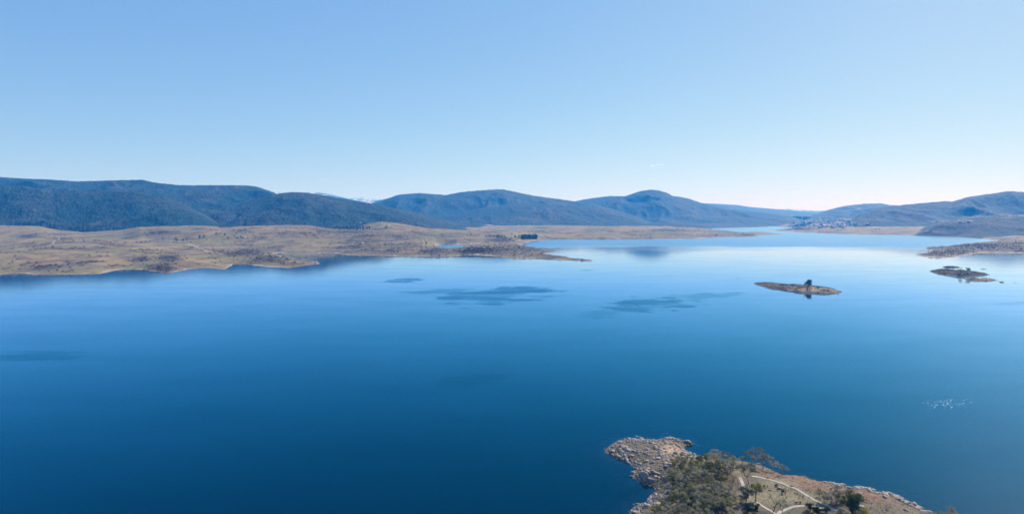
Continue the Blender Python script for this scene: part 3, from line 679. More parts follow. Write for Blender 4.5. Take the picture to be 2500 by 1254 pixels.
# ------------------------------------------------------------------ paths on the headland
PATHM = m_plain('pale_concrete_path', (.43, .37, .30), (.32, .275, .22), .5)
def path(pts, w, label):
    P = [head_hit(a, b) for a, b in pts]
    C_ = []
    for i in range(len(P) - 1):
        p0, p1, p2, p3 = P[max(i - 1, 0)], P[i], P[i + 1], P[min(i + 2, len(P) - 1)]
        for k in range(8):
            u = k / 8
            C_.append(.5 * ((2 * p1) + (p2 - p0) * u + (2 * p0 - 5 * p1 + 4 * p2 - p3) * u * u + (3 * p1 - p0 - 3 * p2 + p3) * u ** 3))
    C_.append(P[-1])
    vs, fs = [], []
    for i, c in enumerate(C_):
        t_ = (C_[min(i + 1, len(C_) - 1)] - C_[max(i - 1, 0)]); t_.z = 0; t_.normalize(); n_ = Vector((-t_.y, t_.x, 0))
        for s in (-.5, -.25, 0, .25, .5):
            q = c + n_ * w * s; vs.append((q.x, q.y, head_at(q.x, q.y)[0] + .09))
        for s in (-.5, .5):
            q = c + n_ * (w * s * 1.04); vs.append((q.x, q.y, head_at(q.x, q.y)[0] - .2))
        if i:
            b = 7 * i; a = b - 7
            for k in range(4): fs.append((a + k, a + k + 1, b + k + 1, b + k))
            fs.append((a + 5, a, b, b + 5)); fs.append((a + 4, a + 6, b + 6, b + 4))
    tag(mesh_obj('path', vs, fs, [PATHM]), label, kind='structure')
path([(1836, 1162), (1850, 1163.5), (1876, 1170), (1908, 1179), (1936, 1190), (1954, 1199), (1976, 1213), (1992, 1222), (2014, 1231), (2030, 1239), (2048, 1245)], 1.35, 'long pale footpath curving along the headland slope')
path([(1846, 1225), (1860, 1234), (1884, 1248), (1900, 1258)], 1.25, 'pale footpath branching to the left of the junction')
path([(1895, 1258), (1907, 1248), (1928, 1239.5), (1952, 1234.5), (1968, 1235), (1992, 1238.5), (2014, 1241), (2046, 1245)], 1.3, 'pale footpath curving behind the dark round shrubs')
path([(1805, 1163), (1809, 1172), (1815, 1186), (1822, 1195)], 1.45, 'short wide stub of pale footpath under the tree')

# ------------------------------------------------------------------ boulders
def m_gran():
    t = NT('weathered_granite'); p = t.pos(); v = t.node('ShaderNodeTexVoronoi'); t.l.new(p, v.inputs['Vector']); v.inputs['Scale'].default_value = .9
    sp = t.node('ShaderNodeSeparateColor'); t.l.new(v.outputs['Color'], sp.inputs[0])
    cc = t.mix(t.ramp(t.noise(p, 2.5, 4, .7), .35, .65), (.43, .375, .32), (.19, .165, .145))
    cc = t.mix(t.ramp(sp.outputs[0], .45, .8), cc, (.20, .165, .14)); cc = t.mix(t.ramp(sp.outputs[1], .7, .9), cc, (.36, .26, .18))
    return t.finish(cc, .85, t.bump(t.noise(p, 4, 4, .7), .4, .15))
GRAN = m_gran()
def rock_mesh(seed, sub, elong=1.0):
    import bmesh
    bm = bmesh.new(); bmesh.ops.create_icosphere(bm, subdivisions=sub, radius=1)
    rs = np.random.default_rng(seed); V_ = np.array([v.co[:] for v in bm.verts]); F_ = np.array([[v.index for v in f.verts] for f in bm.faces]); bm.free()
    for _ in range(7):
        n_ = rs.normal(size=3); n_ /= np.linalg.norm(n_); d = V_ @ n_; h = rs.uniform(.45, .85)
        V_ = V_ - np.outer(np.maximum(d - h, 0), n_) * .9
    V_ = V_ + rs.normal(size=V_.shape) * .035
    V_ = V_ * np.array([elong, .8, .62])
    return V_, F_
ROCKS = []
for s in range(8):
    V_, F_ = rock_mesh(s, 2, 1.0 + .25 * (s % 3)); o = mesh_obj('boulder_shape', V_, F_, [GRAN], smooth=False); ROCKS.append(o.data); bpy.data.objects.remove(o)
SMALL = [rock_mesh(100 + s, 1) for s in range(6)]
rr = random.Random(3)
def boulder(loc, r, label, group, sink=.35):
    o = bpy.data.objects.new('boulder', rr.choice(ROCKS)); col.objects.link(o)
    o.location = (loc[0], loc[1], loc[2] + r * (.3 - sink)); o.scale = (r, r, r); o.rotation_euler = (rr.uniform(-.3, .3), rr.uniform(-.3, .3), rr.uniform(0, 6.28))
    return tag(o, label, 'rock', group)
rsn = np.random.default_rng(12)
lo = poly_g([(1480, 1300)])[0]
bx0, bx1 = head_poly[:, 0].min() - 3, head_poly[:, 0].max() + 3; by0, by1 = 205, head_poly[:, 1].max() + 3
NS = 60000
QX = rsn.uniform(bx0, bx1, NS); QY = rsn.uniform(by0, by1, NS)
QH, QD = head_height(QX[None, :], QY[None, :]); QH, QD = QH[0], QD[0]
qpx, qpy = g2px(QX, QY, QH)
bound = np.interp(qpy, [1060, 1080, 1100, 1112, 1122, 1150, 1175, 1195, 1215, 1235, 1260, 1400], [1700, 1640, 1690, 1690, 1650, 1622, 1630, 1655, 1625, 1600, 1592, 1560])
_, sd_, _ = head_cover(QX, QY)
dens = np.where((qpx < bound) & (QD > -1.2), .9, 0) * np.where(sd_ > .5, .3, 1) * np.where((QD < 0), .35, 1)
dens = np.where((qpx > bound) & (qpx < 1715) & (qpy < 1118) & (QD > -.5), .35, dens)
dens = dens * (.5 + 1.0 * sst(-.15, .15, fbm(QX / 7, QY / 7, 61, 3)))
rb = sst(1995, 2030, qpx) * sst(9.5, 5.0, QD + 2 * fbm(QX / 9, QY / 9, 19, 2)) * (QD > -1.2)
dens = np.maximum(dens, rb * 1.3)
dens = np.maximum(dens, np.where((QD > 0) & (qpx > 1850), .006, 0))
ok = rsn.random(NS) < dens * .46
X_, Y_, H_, D_, P_ = QX[ok], QY[ok], QH[ok], QD[ok], qpx[ok]; qpy_ = qpy[ok]
Rk = np.exp(rsn.normal(-.95, .62, len(X_))); Rk = np.clip(Rk, .2, 1.9) * np.where(P_ > 1900, 1.25, 1.0)
order = np.argsort(-Rk / Y_ * (qpy[ok] < 1256))
ind = set(order[:255].tolist())
for i in order[:255]:
    left = P_[i] < 1800
    a_, b_ = P_[i], qpy_[i]
    if left: wh_ = 'at the left end of the rocky tip' if a_ < 1530 and b_ < 1135 else 'on the upper edge of the rocky tip' if b_ < 1082 else 'beside the sandy beach of the tip' if a_ > 1625 and b_ < 1130 else 'in the middle of the rocky tip' if b_ < 1130 else 'between the tip and the huge grey slab' if b_ < 1165 else 'on the small bay shore below the huge slab' if b_ < 1210 else 'on the lowest left shore by the thicket'
    else: wh_ = 'at the near end of the right shore' if a_ > 2190 else 'midway along the right shore' if a_ > 2110 else 'at the far end of the right shore' if a_ > 1995 else 'lying on the open slope'
    sz_ = 'very large' if Rk[i] > 1.7 else 'large' if Rk[i] > 1.3 else 'medium sized' if Rk[i] > 1.05 else 'small'
    boulder((X_[i], Y_[i], H_[i]), Rk[i], sz_ + ' pale granite boulder ' + wh_, 'boulders of the headland shore')
BIG = [(1547, 1101, 1.5, 'largest smooth white boulder in the middle of the rocky tip'), (1497, 1102, 1.8, 'broad pale boulder at the left end of the rocky tip'), (1508, 1113, 1.7, 'rounded pale boulder just below the broad left boulder'),
       (1531, 1124, 1.6, 'pale boulder on the lower edge of the rocky tip'), (1572, 1160, 3.4, 'huge grey rock slab by the water below the tip'), (1584, 1153, 2.4, 'tall tan rock beside the huge grey slab'), (1590, 1174, 2.2, 'grey boulder at the foot of the huge slab'),
       (1543, 1112, 1.6, 'shaded grey boulder below the largest white boulder'), (1628, 1059, 1.35, 'dark round rock standing in the water off the sandy point'), (1622, 1058.5, .6, 'small dark rock just left of the dark round rock'), (1613, 1064, 1.2, 'flat pale rock in the shallows beside the sandy point'),
       (1636, 1068, 1.5, 'tan rock on the tip of the orange sandy point'), (1641, 1071, 1.2, 'brown rock behind the tan rock on the sandy point'), (1478, 1076, .75, 'lone dark rock in the water left of the tip'), (1481, 1078.5, .9, 'lone pale rock in the water left of the tip'),
       (1555, 1066.5, 1.4, 'pale flat rock in the water above the rocky tip'), (1563, 1068, 1.1, 'light grey rock next to the flat rock in the water'), (1569, 1067.5, .8, 'small grey rock at the right end of the offshore row'),
       (1682, 1080, 2.0, 'large pale rock at the end of the small spit'), (1674, 1077, 1.6, 'grey rock second from the end of the small spit'), (1693, 1084, .9, 'pale rock in the water off the small spit'), (1702, 1085.5, .7, 'tiny pale rock farthest off the small spit'),
       (1506, 1120.5, 1.0, 'dark rock in the water below the left boulders'), (2126, 1199, 2.1, 'bright pointed boulder on the right shore'), (2098, 1205, 1.3, 'dark boulder on the sand patch of the right shore'), (2048, 1183, .9, 'dark rock in the water at the start of the right shore rocks'),
       (2160, 1213, 1.5, 'dark boulder halfway along the right shore rocks'), (1903, 1193, 1.3, 'grey boulder on the grass between the footpaths'), (1879, 1196, .8, 'small dark stone on the grass near the boulder'), (2058, 1188, .9, 'pale rock at the waterline above the grey bushes')]
for a, b, r, lb in BIG: boulder(head_hit(a, b), r * .85, lb, None, .2)
def merged(name, mat, placer, label, shapes=SMALL, smooth=False):
    VV, FF, base = [], [], 0
    for (x, y, z, sx, sy, sz, ang, k) in placer:
        V_, F_ = shapes[k % len(shapes)]; c, s = math.cos(ang), math.sin(ang)
        P = V_ * np.array([sx, sy, sz]); Q = np.stack([P[:, 0] * c - P[:, 1] * s + x, P[:, 0] * s + P[:, 1] * c + y, P[:, 2] + z], 1)
        VV.append(Q); FF.append(F_ + base); base += len(V_)
    return tag(mesh_obj(name, np.vstack(VV), np.vstack(FF), [mat], smooth=smooth), label, kind='stuff')
rest = [i for i in order[255:]]
merged('rocks', GRAN, [(X_[i], Y_[i], H_[i] + Rk[i] * .05, Rk[i], Rk[i], Rk[i], rr.uniform(0, 6.28), i) for i in rest], 'smaller rocks and rubble covering the headland shore')

# ------------------------------------------------------------------ headland trees and shrubs
def T_(kind, a, b, hpx, label, cat='tree', name='gum_tree', wide=1.0, **k):
    p = head_hit(a, b); H = hpx * (p - Vector((0, 0, CAM_H))).length / F_PX / .93
    return plant(kind, p, H, label, cat, name=name, wide=wide, **k)
T_('browny', 1742, 1140, 36, 'brown topped gum on the far shore above the thicket', wide=1.2)
T_('browny', 1771, 1132, 26, 'smaller brown gum right of the gum above the thicket')
T_('open', 1813, 1134, 18, 'slender small gum standing alone against the water')
T_('browny', 1843, 1141, 38, 'tall ragged gum against the water, left half of the pair', wide=1.0)
T_('browny', 1862, 1143, 30, 'spreading ragged gum against the water, right half of the pair', wide=1.35)
T_('open', 1829, 1180, 45, 'grey gum with round crown at the left end of the long footpath', wide=1.0)
T_('browny', 1893, 1153, 22, 'leaning orange brown gum on the bank by the water', wide=1.2)
T_('open', 1910, 1160, 22, 'olive half of the leaning gum clump on the bank', wide=1.2)
T_('olive', 1845, 1222, 40, 'dark olive gum left of the grass clearing', wide=.95)
T_('grey', 1822, 1224, 36, 'grey green gum in front of the dark olive gum', wide=.95)
T_('bare', 1887, 1247, 36, 'bare forked tree with purple twigs by the path junction', name='bare_tree', wide=1.0)
T_('bare', 1921, 1215, 28, 'small bare tree casting a long shadow on the grass', name='bare_tree')
T_('open', 1912, 1259, 34, 'thin gum with open crown at the path junction', wide=.8)
T_('darkround', 1825, 1250, 19, 'left dark round shrub of the pair below the olive gum', 'shrub', 'shrub')
T_('darkround', 1844, 1251, 20, 'right dark round shrub of the pair below the olive gum', 'shrub', 'shrub', 1.1)
T_('darkround', 1978, 1246, 16, 'dark green dome shrub left of the path end', 'shrub', 'shrub', 1.4)
T_('darkround', 1996, 1258, 18, 'large dark dome shrub cut by the bottom edge', 'shrub', 'shrub', 1.5)
T_('darkround', 2018, 1252, 14, 'small dark dome shrub beside the path end', 'shrub', 'shrub', 1.4)
T_('darktree', 2079, 1256, 52, 'big dark rounded tree right of the footpath end', name='dark_tree', wide=1.22)
T_('yellow', 2106, 1266, 22, 'yellow green bush at the foot of the big dark tree', 'shrub', 'shrub', 1.3)
T_('yellow', 1703, 1258, 24, 'bright yellow green bush near the bottom of the thicket', 'shrub', 'shrub', 1.1)
T_('darkround', 1769, 1226, 22, 'dark green shrub at the right edge of the thicket', 'shrub', 'shrub', 1.1)
T_('darkround', 1752, 1242, 20, 'darkest green shrub below the edge of the thicket', 'shrub', 'shrub', 1.3)
T_('twiggy', 1790, 1178, 18, 'grey twiggy bush on the bare ground beside the footpath stub', 'shrub', 'shrub', 1.1)
T_('grey', 2012, 1224, 22, 'grey bush at the left of the clump above the footpath', 'shrub', 'shrub')
T_('twiggy', 2030, 1226, 26, 'brown twiggy bush in the clump above the footpath', 'shrub', 'shrub', 1.3)
T_('grey', 2046, 1223, 30, 'tallest grey green bush of the clump above the footpath', 'shrub', 'shrub', 1.1)
T_('twiggy', 2000, 1212, 14, 'low grey twiggy bush at the upper edge of the clump', 'shrub', 'shrub', 1.4)
T_('redbush', 2041, 1231, 10, 'small red leaved bush beside the footpath end', 'shrub', 'shrub')
T_('grey', 2052, 1262, 20, 'grey green bush at the bottom edge below the path end', 'shrub', 'shrub', 1.4)
T_('browny', 1605, 1211, 26, 'olive brown gum overhanging the rocks on the left shore', wide=1.1)
T_('darkround', 1911, 1203, 10, 'small dark bush by the boulder on the grass', 'shrub', 'shrub')
T_('darkround', 2000, 1199, 6, 'tiny dark shrub on the rust coloured slope', 'shrub', 'shrub', 1.3)
T_('browny', 2272, 1278, 20, 'rusty tree crown rising at the bottom edge, left of three', wide=1.5)
T_('browny', 2308, 1288, 28, 'rusty tree crown rising at the bottom edge, middle of three', wide=1.1)
T_('browny', 2342, 1296, 38, 'rusty tree crown rising at the bottom edge, tallest of three', wide=1.1)
# the thicket
THK = [(1640, 1110), (1690, 1118), (1735, 1130), (1790, 1133), (1795, 1150), (1780, 1170), (1762, 1182), (1765, 1200), (1758, 1216), (1770, 1236), (1790, 1254), (1790, 1330), (1590, 1330), (1592, 1252), (1612, 1228), (1632, 1204), (1650, 1188), (1640, 1170), (1628, 1150), (1640, 1130)]
thk = poly_g(THK, 6.0)
pts = []
rt = random.Random(21)
tries = 0
while len(pts) < 200 and tries < 30000:
    tries += 1
    x = rt.uniform(thk[:, 0].min(), thk[:, 0].max()); y = rt.uniform(thk[:, 1].min(), thk[:, 1].max())
    if sdf(np.array([x]), np.array([y]), thk)[0] < .3: continue
    if any((x - a) ** 2 + (y - b) ** 2 < 2.75 ** 2 for a, b in pts): continue
    pts.append((x, y))
for x, y in pts:
    h, d = head_at(x, y); u = rt.random(); px_, py_ = g2px(x, y, h)
    back = py_ < 1150
    k_, nm = ('olive', 'olive green gum') if u < .36 else ('grey', 'grey green gum') if u < .64 else ('open', 'tall open crowned gum') if u < .72 else ('browny', 'brown leaved gum') if u < .80 else ('yellow', 'yellow green gum') if u < .84 else ('darkround', 'low dark shrub') if u < .93 else ('twiggy', 'twiggy half bare bush')
    nm += ' in the thicket, ' + ('back row' if py_ < 1145 else 'upper part' if py_ < 1175 else 'middle part' if py_ < 1210 else 'lower part' if py_ < 1240 else 'bottom edge') + (' next to the rocks' if px_ < 1665 else ' at its centre' if px_ < 1730 else ' on the footpath side')
    H = {'olive': 4.6, 'grey': 4.0, 'open': 6.0, 'browny': 5.2, 'yellow': 3.6, 'darkround': 2.4, 'twiggy': 2.8}[k_] * rt.uniform(.75, 1.25) * (.7 if back else 1)
    sh = k_ in ('darkround', 'twiggy')
    plant(k_, (x, y, h), H, nm, 'shrub' if sh else 'tree', 'trees and shrubs of the thicket', 'shrub' if sh else 'gum_tree', wide=rt.uniform(.9, 1.25), rnd=rt)
# scattered bushes on the open slopes
BZ = [(1785, 1190, 22, 24, 26, 'twiggy', 2.0), (1800, 1145, 40, 8, 22, 'twiggy', 1.8), (1880, 1165, 40, 8, 12, 'twiggy', 1.0), (1950, 1210, 14, 10, 6, 'darkround', .8), (1985, 1200, 50, 14, 26, 'twiggy', 1.1), (1800, 1215, 24, 14, 12, 'twiggy', 2.2), (1700, 1112, 45, 6, 16, 'grey', 1.9), (1660, 1125, 20, 10, 10, 'grey', 1.9), (1600, 1175, 10, 6, 4, 'grey', 1.4),
      (2160, 1240, 60, 12, 26, 'twiggy', .9), (2040, 1200, 20, 8, 8, 'grey', 1.4), (1880, 1186, 30, 6, 8, 'darkround', .8), (1740, 1236, 40, 12, 14, 'grey', 2.6), (1575, 1105, 35, 12, 14, 'darkround', .8), (1950, 1228, 14, 3, 4, 'darkround', .7), (2110, 1254, 40, 8, 12, 'grey', 1.8)]
for (a, b, w_, h_, n_, k_, H0) in BZ:
    for _ in range(int(n_ * .55)):
        p = head_hit(a + rt.gauss(0, w_ * .5), b + rt.gauss(0, h_ * .5))
        if head_at(p.x, p.y)[1] < 1.5: continue
        plant(k_, p, H0 * rt.uniform(.6, 1.3), {'twiggy': 'low brown twiggy bush', 'grey': 'low grey green bush', 'darkround': 'small dark bush'}[k_] + ' ' + ('beside the footpath stub' if 1760 < a < 1815 and b > 1180 else 'along the far edge by the water' if b < 1168 and a > 1760 else 'on the sandy edge above the thicket' if b < 1130 else 'on the rocky tip' if a < 1640 else 'at the bottom of the thicket' if a < 1760 else 'on the slope right of the big dark tree' if a > 2090 else 'near the clump above the footpath' if a > 2020 else 'on the rust coloured slope' if a > 1970 else 'inside the footpath loop'), 'shrub', 'bushes scattered on the headland', 'shrub', wide=rt.uniform(1, 1.5), rnd=rt)
# tussocks: dry grass tufts, uncountable
ok = (QD > 1.5) & (qpx > 1700) & (rsn.random(NS) < .28) & (qpy < 1275)
tx, ty_, th = QX[ok], QY[ok], QH[ok]
dpath = np.full(len(tx), 9.0)
for o in [o for o in bpy.data.objects if o.name.startswith('path')]:
    cs = np.array([v.co[:2] for v in o.data.vertices])[2::7]
    for c in cs: dpath = np.minimum(dpath, np.hypot(tx - c[0], ty_ - c[1]))
m_ = dpath > 1.3; tx, ty_, th = tx[m_], ty_[m_], th[m_]
TUS = m_leaf('dry_tussock_grass', (.09, .07, .045), (.24, .19, .11))
V_, F_ = leaves(np.stack([tx, ty_, th + .08], 1), rsn, 7, .38, .5, .26)
tag(mesh_obj('tussock_grass', V_, F_, [TUS], smooth=False), 'dry tussock grass and low scrub on the open ground of the headland', kind='stuff')
# logs
def log(a, b, L, r, ang, label, mat=BARK):
    p = head_hit(a, b); vs, fs = [], []; rl = random.Random(int(a)); d = Vector((math.cos(ang), math.sin(ang), .03))
    limb(vs, fs, rl, (0, 0, r), d, L, r, 1, [], .12, 2, .0)
    o = mesh_obj('fallen_log', vs, fs, [mat]); o.location = p; tag(o, label, 'log')
log(1983, 1171, 3.0, .16, 2.2, 'bleached driftwood log at the waterline of the rust slope')
log(2050, 1228, 3.2, .16, -1.1, 'pale fallen branch lying left of the big dark tree')
log(1790, 1231, 4.5, .18, .1, 'dark fallen branch lying left of the round shrubs', BARKD)
log(1940, 1226, 1.6, .12, .3, 'short dark log on the rust patch inside the path loop', BARKD)
log(1930, 1194, 1.2, .10, 1.0, 'short log beside the long footpath', BARKD)
log(1897, 1230, 1.8, .10, .2, 'thin fallen branch behind the bare forked tree', BARKD)

# ================================================================== islands
def isl_pt(k_, a, b):
    f, pg = isl_fn[k_]; z = 2.0
    for _ in range(8):
        g = px2g(a, b, z); z = float(f(np.array([[g[0]]]), np.array([[g[1]]]))[0][0, 0])
    return Vector((g[0], g[1], z))
def TI(k_, kind, a, b, hpx, label, cat='tree', name='gum_tree', wide=1.0, **kw):
    p = isl_pt(k_, a, b); H = hpx * p.y / F_PX; return plant(kind, p, H, label, cat, name=name, wide=wide, **kw)
TI('a', 'darktree', 1975, 700, 19, 'single dark bushy tree on the nearest island', name='dark_tree', wide=1.4)
TI('a', 'bare', 1885, 691, 8, 'thin bare sapling on the left part of the nearest island', name='bare_tree')
TI('a', 'darkround', 1901, 690.5, 3.5, 'left of two small bushes on the skyline of the nearest island', 'shrub', 'shrub')
TI('a', 'darkround', 1905, 690.5, 3.5, 'right of two small bushes on the skyline of the nearest island', 'shrub', 'shrub')
TI('a', 'darkround', 1965, 697, 5, 'low dark bush touching the left side of the dark island tree', 'shrub', 'shrub')
TI('a', 'darkround', 1991, 698, 5, 'small dark bush right of the dark island tree', 'shrub', 'shrub')
TI('a', 'twiggy', 2008, 699, 4, 'small twiggy bush on the right skyline of the nearest island', 'shrub', 'shrub')
TI('b', 'olive', 2363, 666, 15, 'round crowned grey tree on the dark shrubby island', wide=1.1)
TI('b', 'grey', 2345, 666, 12, 'thin pale tree left of the round tree on the shrubby island', wide=1.0)
HEATH = m_leaf('island_heath_leaves', (.030, .030, .024), (.11, .088, .066))
for k_, n_, lb in (('a', 650, 'low heath and rocks covering the nearest island'), ('b', 900, 'dark heath covering the shrubby island'), ('c', 120, 'sparse heath on the low brown islet'), ('d', 200, 'dark scrub on the thin reef')):
    f, pg = isl_fn[k_]; x = rsn.uniform(pg[:, 0].min(), pg[:, 0].max(), n_ * 4); y = rsn.uniform(pg[:, 1].min(), pg[:, 1].max(), n_ * 4)
    h, d = f(x[None, :], y[None, :]); h, d = h[0], d[0]
    w_ = (d > 1.0) & (fbm(x / 9, y / 9, 77, 3) > (-.3 if k_ in 'bd' else -.12)); x, y, h = x[w_][:n_], y[w_][:n_], h[w_][:n_]
    V_, F_ = leaves(np.stack([x, y, h + .4], 1), rsn, 26, 1.3, .6, .75)
    tag(mesh_obj('heath', V_, F_, [HEATH], smooth=False), lb, kind='stuff')
    x = rsn.uniform(pg[:, 0].min() - 4, pg[:, 0].max() + 4, n_ * 8); y = rsn.uniform(pg[:, 1].min() - 4, pg[:, 1].max() + 4, n_ * 8)
    h, d = f(x[None, :], y[None, :]); h, d = h[0], d[0]; w_ = (d > -1.8) & (d < 2.6); x, y, h = x[w_], y[w_], h[w_]
    merged('rocks', GRAN, [(x[i], y[i], h[i], s_, s_, s_, i, i) for i in range(len(x)) for s_ in [rr.uniform(.4, 1.3)]], {'a': 'rocks round the shore of the nearest island', 'b': 'rocks round the shore of the shrubby island', 'c': 'rocks round the shore of the brown islet', 'd': 'rocks of the thin reef'}[k_])
for a, b, r, lb in [(2446, 689, 2.2, 'dark rock in the water right of the brown islet'), (2442, 688.6, 1.4, 'smaller dark rock beside the one right of the brown islet'), (1964, 724, .9, 'tiny rock in the water in front of the nearest island'), (2046, 718.5, 1.2, 'flat dark rock off the right end of the nearest island'), (2478, 690, 1.0, 'lone tiny rock far right in the water'), (2398, 656.5, 2.0, 'dark rock on the tiny reef behind the trees'), (2404, 656.7, 1.5, 'smaller rock on the tiny reef behind the trees')]:
    g = px2g(a, b); boulder((g[0], g[1], 0), r, lb, None, .1)
# buoy
YB = m_plain('dark_buoy_paint', (.03, .03, .03), (.05, .045, .04)); g = px2g(1800, 681)
def lathe(prof, n=12):
    vs = [(r * math.cos(6.2832 * k / n), r * math.sin(6.2832 * k / n), z) for r, z in prof for k in range(n)]
    return vs, [(i * n + k, i * n + (k + 1) % n, (i + 1) * n + (k + 1) % n, (i + 1) * n + k) for i in range(len(prof) - 1) for k in range(n)]
e = bpy.data.objects.new('buoy', None); col.objects.link(e); e.location = (g[0], g[1], 0); tag(e, 'small dark marker buoy floating alone in mid lake', 'buoy')
v_, f_ = lathe([(.02, -.5), (.8, -.3), (.9, .2), (.7, .5), (.02, .6)]); mesh_obj('float', v_, f_, [YB], parent=e)
v_, f_ = lathe([(.08, .5), (.08, 1.7), (.3, 1.8), (.3, 2.2), (.02, 2.5)]); mesh_obj('mast', v_, f_, [YB], parent=e)

# ================================================================== far shore plants
def far_tree(seed, H, wr, cr0, n, lm, bark, conic=False, lf=.9):
    rs = np.random.default_rng(seed); vs, fs = [], []
    tube(vs, fs, (0, 0, -1), (0, 0, H * .75), H * .035, H * .012, 5)
    nb = 9 if not conic else 12; cs = []
    for k in range(nb):
        a = rs.uniform(0, 6.28); z = rs.uniform(cr0, .9) * H; q = (1 - (z / H)) * 1.1 if conic else math.sqrt(max(.05, 1 - ((z / H - .62) / .42) ** 2)); r_ = wr * H * q * rs.uniform(.35, .8)
        cs.append((r_ * math.cos(a), r_ * math.sin(a), z)); tube(vs, fs, (0, 0, z * .7), cs[-1], H * .012, H * .005, 3)
    cs.append((0, 0, H * .9))
    V_, F_ = leaves(cs, rs, n, H * wr * .42, .75, H * .11 * lf)
    nt = len(vs); F2 = [tuple(f) for f in fs] + [tuple(int(i) + nt for i in f) for f in F_]
    o = mesh_obj('far', np.vstack([np.array(vs), V_]), F2, [bark, lm], smooth=False, midx=[0] * len(fs) + [1] * len(F_)); me = o.data; bpy.data.objects.remove(o); return me
FAR = {'gum': [far_tree(200 + s, 10, .42, .35, 40, L_GREY, BARKD) for s in range(3)], 'dark': [far_tree(210 + s, 10, .42, .25, 60, L_DARK, BARKD) for s in range(3)],
       'pine': [far_tree(220 + s, 10, .36, .10, 90, L_DARK, BARKD, True) for s in range(3)], 'poplar': [far_tree(230 + s, 10, .14, .2, 22, L_BROWN, BARK) for s in range(2)], 'shrub': [far_tree(240 + s, 10, .75, .15, 50, L_BROWN, BARKD) for s in range(3)]}
rf = random.Random(77)
def ftree(kind, a, b, hpx, label, group=None, cat='tree', name=None):
    p = land_hit(a, b)
    if p is None: return
    H = hpx * p.y / F_PX; o = bpy.data.objects.new(name or {'gum': 'gum_tree', 'dark': 'dark_tree', 'pine': 'pine_tree', 'poplar': 'poplar_tree', 'shrub': 'shrub'}[kind], rf.choice(FAR[kind])); col.objects.link(o)
    o.location = p; s = H / 10; o.scale = (s * rf.uniform(.9, 1.25), s, s); o.rotation_euler = (0, 0, rf.uniform(0, 6.28)); tag(o, label, cat, group); return o
for a, b, k_, h_, lb in [(128, 604, 'dark', 5, 'dark bush where the pale farm track bends'), (204, 590, 'gum', 8, 'lone green tree in the upper left pasture'), (218, 628, 'gum', 7, 'small tree on the rocky rise near the left shore'), (31, 644, 'gum', 8, 'spreading tree above the left shore'), (430, 590, 'dark', 9, 'round dark tree right of the poplars'), (447, 590, 'dark', 7, 'second round dark tree right of the poplars'), (456, 589, 'gum', 8, 'grey tree right of the two dark trees'),
    (487, 583, 'dark', 8, 'broad dark tree at the pasture hump'), (498, 582, 'dark', 7, 'dark tree touching the pasture hump'), (307, 594, 'dark', 4, 'small round bush on the track line'), (263, 619, 'dark', 4, 'lone bush in the mid pasture'), (505, 588, 'gum', 8, 'tree at the left end of the farm tree line'), (528, 577, 'gum', 9, 'tree beside the pale poplars'), (549, 577, 'dark', 7, 'dark tree beyond the poplars'), (556, 584, 'dark', 6, 'dark bush right of the farm tree line'),
    (572, 580, 'gum', 6, 'tree left of the farmhouse'), (588, 581, 'dark', 5, 'dark bush beside the farmhouse'), (623, 581, 'gum', 5, 'tree right of the farmhouse'), (666, 583, 'gum', 4, 'small tree farther right of the farmhouse'), (571, 629, 'dark', 6, 'dark tree on the left peninsula slope'), (684, 623, 'dark', 5, 'dark tree at the head of the inlet'), (700, 634, 'dark', 5, 'dark bush near the tip of the left peninsula'), (627, 633, 'dark', 5, 'dark bush in the middle of the left peninsula'),
    (943, 560, 'dark', 8, 'dark tree on the smooth knoll'), (934, 559, 'gum', 5, 'smaller tree on the smooth knoll'), (1040, 598, 'dark', 8, 'tall tree at the left end of the lagoon'), (1060, 604, 'dark', 5, 'dark tree at the corner of the lagoon'), (1249, 575, 'gum', 6, 'pale tree left of the pine clump'), (1258, 583, 'dark', 8, 'dark tree just left of the pine clump'), (1267, 583, 'dark', 9, 'taller dark tree touching the pine clump'),
    (1563, 580, 'gum', 6, 'bushy tree on the far pasture strip'), (1543, 580, 'gum', 5, 'smaller bushy tree on the far pasture strip'), (1749, 576, 'dark', 5, 'dark bush near the end of the far pasture strip'), (2138, 562, 'dark', 4, 'dark clump on the right pasture'), (2146, 562, 'dark', 4, 'second dark clump on the right pasture'), (1977, 555, 'dark', 4, 'dark tree on the wooded spit before the town')]:
    ftree(k_, a, b, h_ * 1.15, lb)
for a in (396, 400, 404, 411, 533, 537): ftree('poplar', a, 588 if a < 500 else 577, 11, 'pale leafless poplar in the rows of the far left pasture', 'poplars in the far pasture')
for i in range(45): ftree('pine', 1274 + (i % 15) * 2.6 + rf.uniform(-1, 1), 584.0 - (i // 15) * 1.2 + rf.uniform(-.4, .4), rf.uniform(8, 11), 'dark pine in the dense clump on the far lake shore', 'pines of the far shore clump')
for i in range(16): ftree('pine', 1185 + i * 3.3, 577 + i * .25 + rf.uniform(-.5, .5), rf.uniform(3.5, 6) * (1.5 if 8 < i < 13 else 1), 'dark pine in the row behind the wooded peninsula', 'pines in a row behind the peninsula')
for i in range(34): ftree('pine', 820 + (i % 17) * 5 + rf.uniform(-2, 2), 560 - (i // 17) * 3 + rf.uniform(-1, 1), rf.uniform(5, 8), 'dark pine in the plantation behind the pasture ridge', 'pines of the plantation')
zones = [(x, y, w, h, k) for (x, y, w, h, k) in SCRUB if k > .3]
cnt = 0
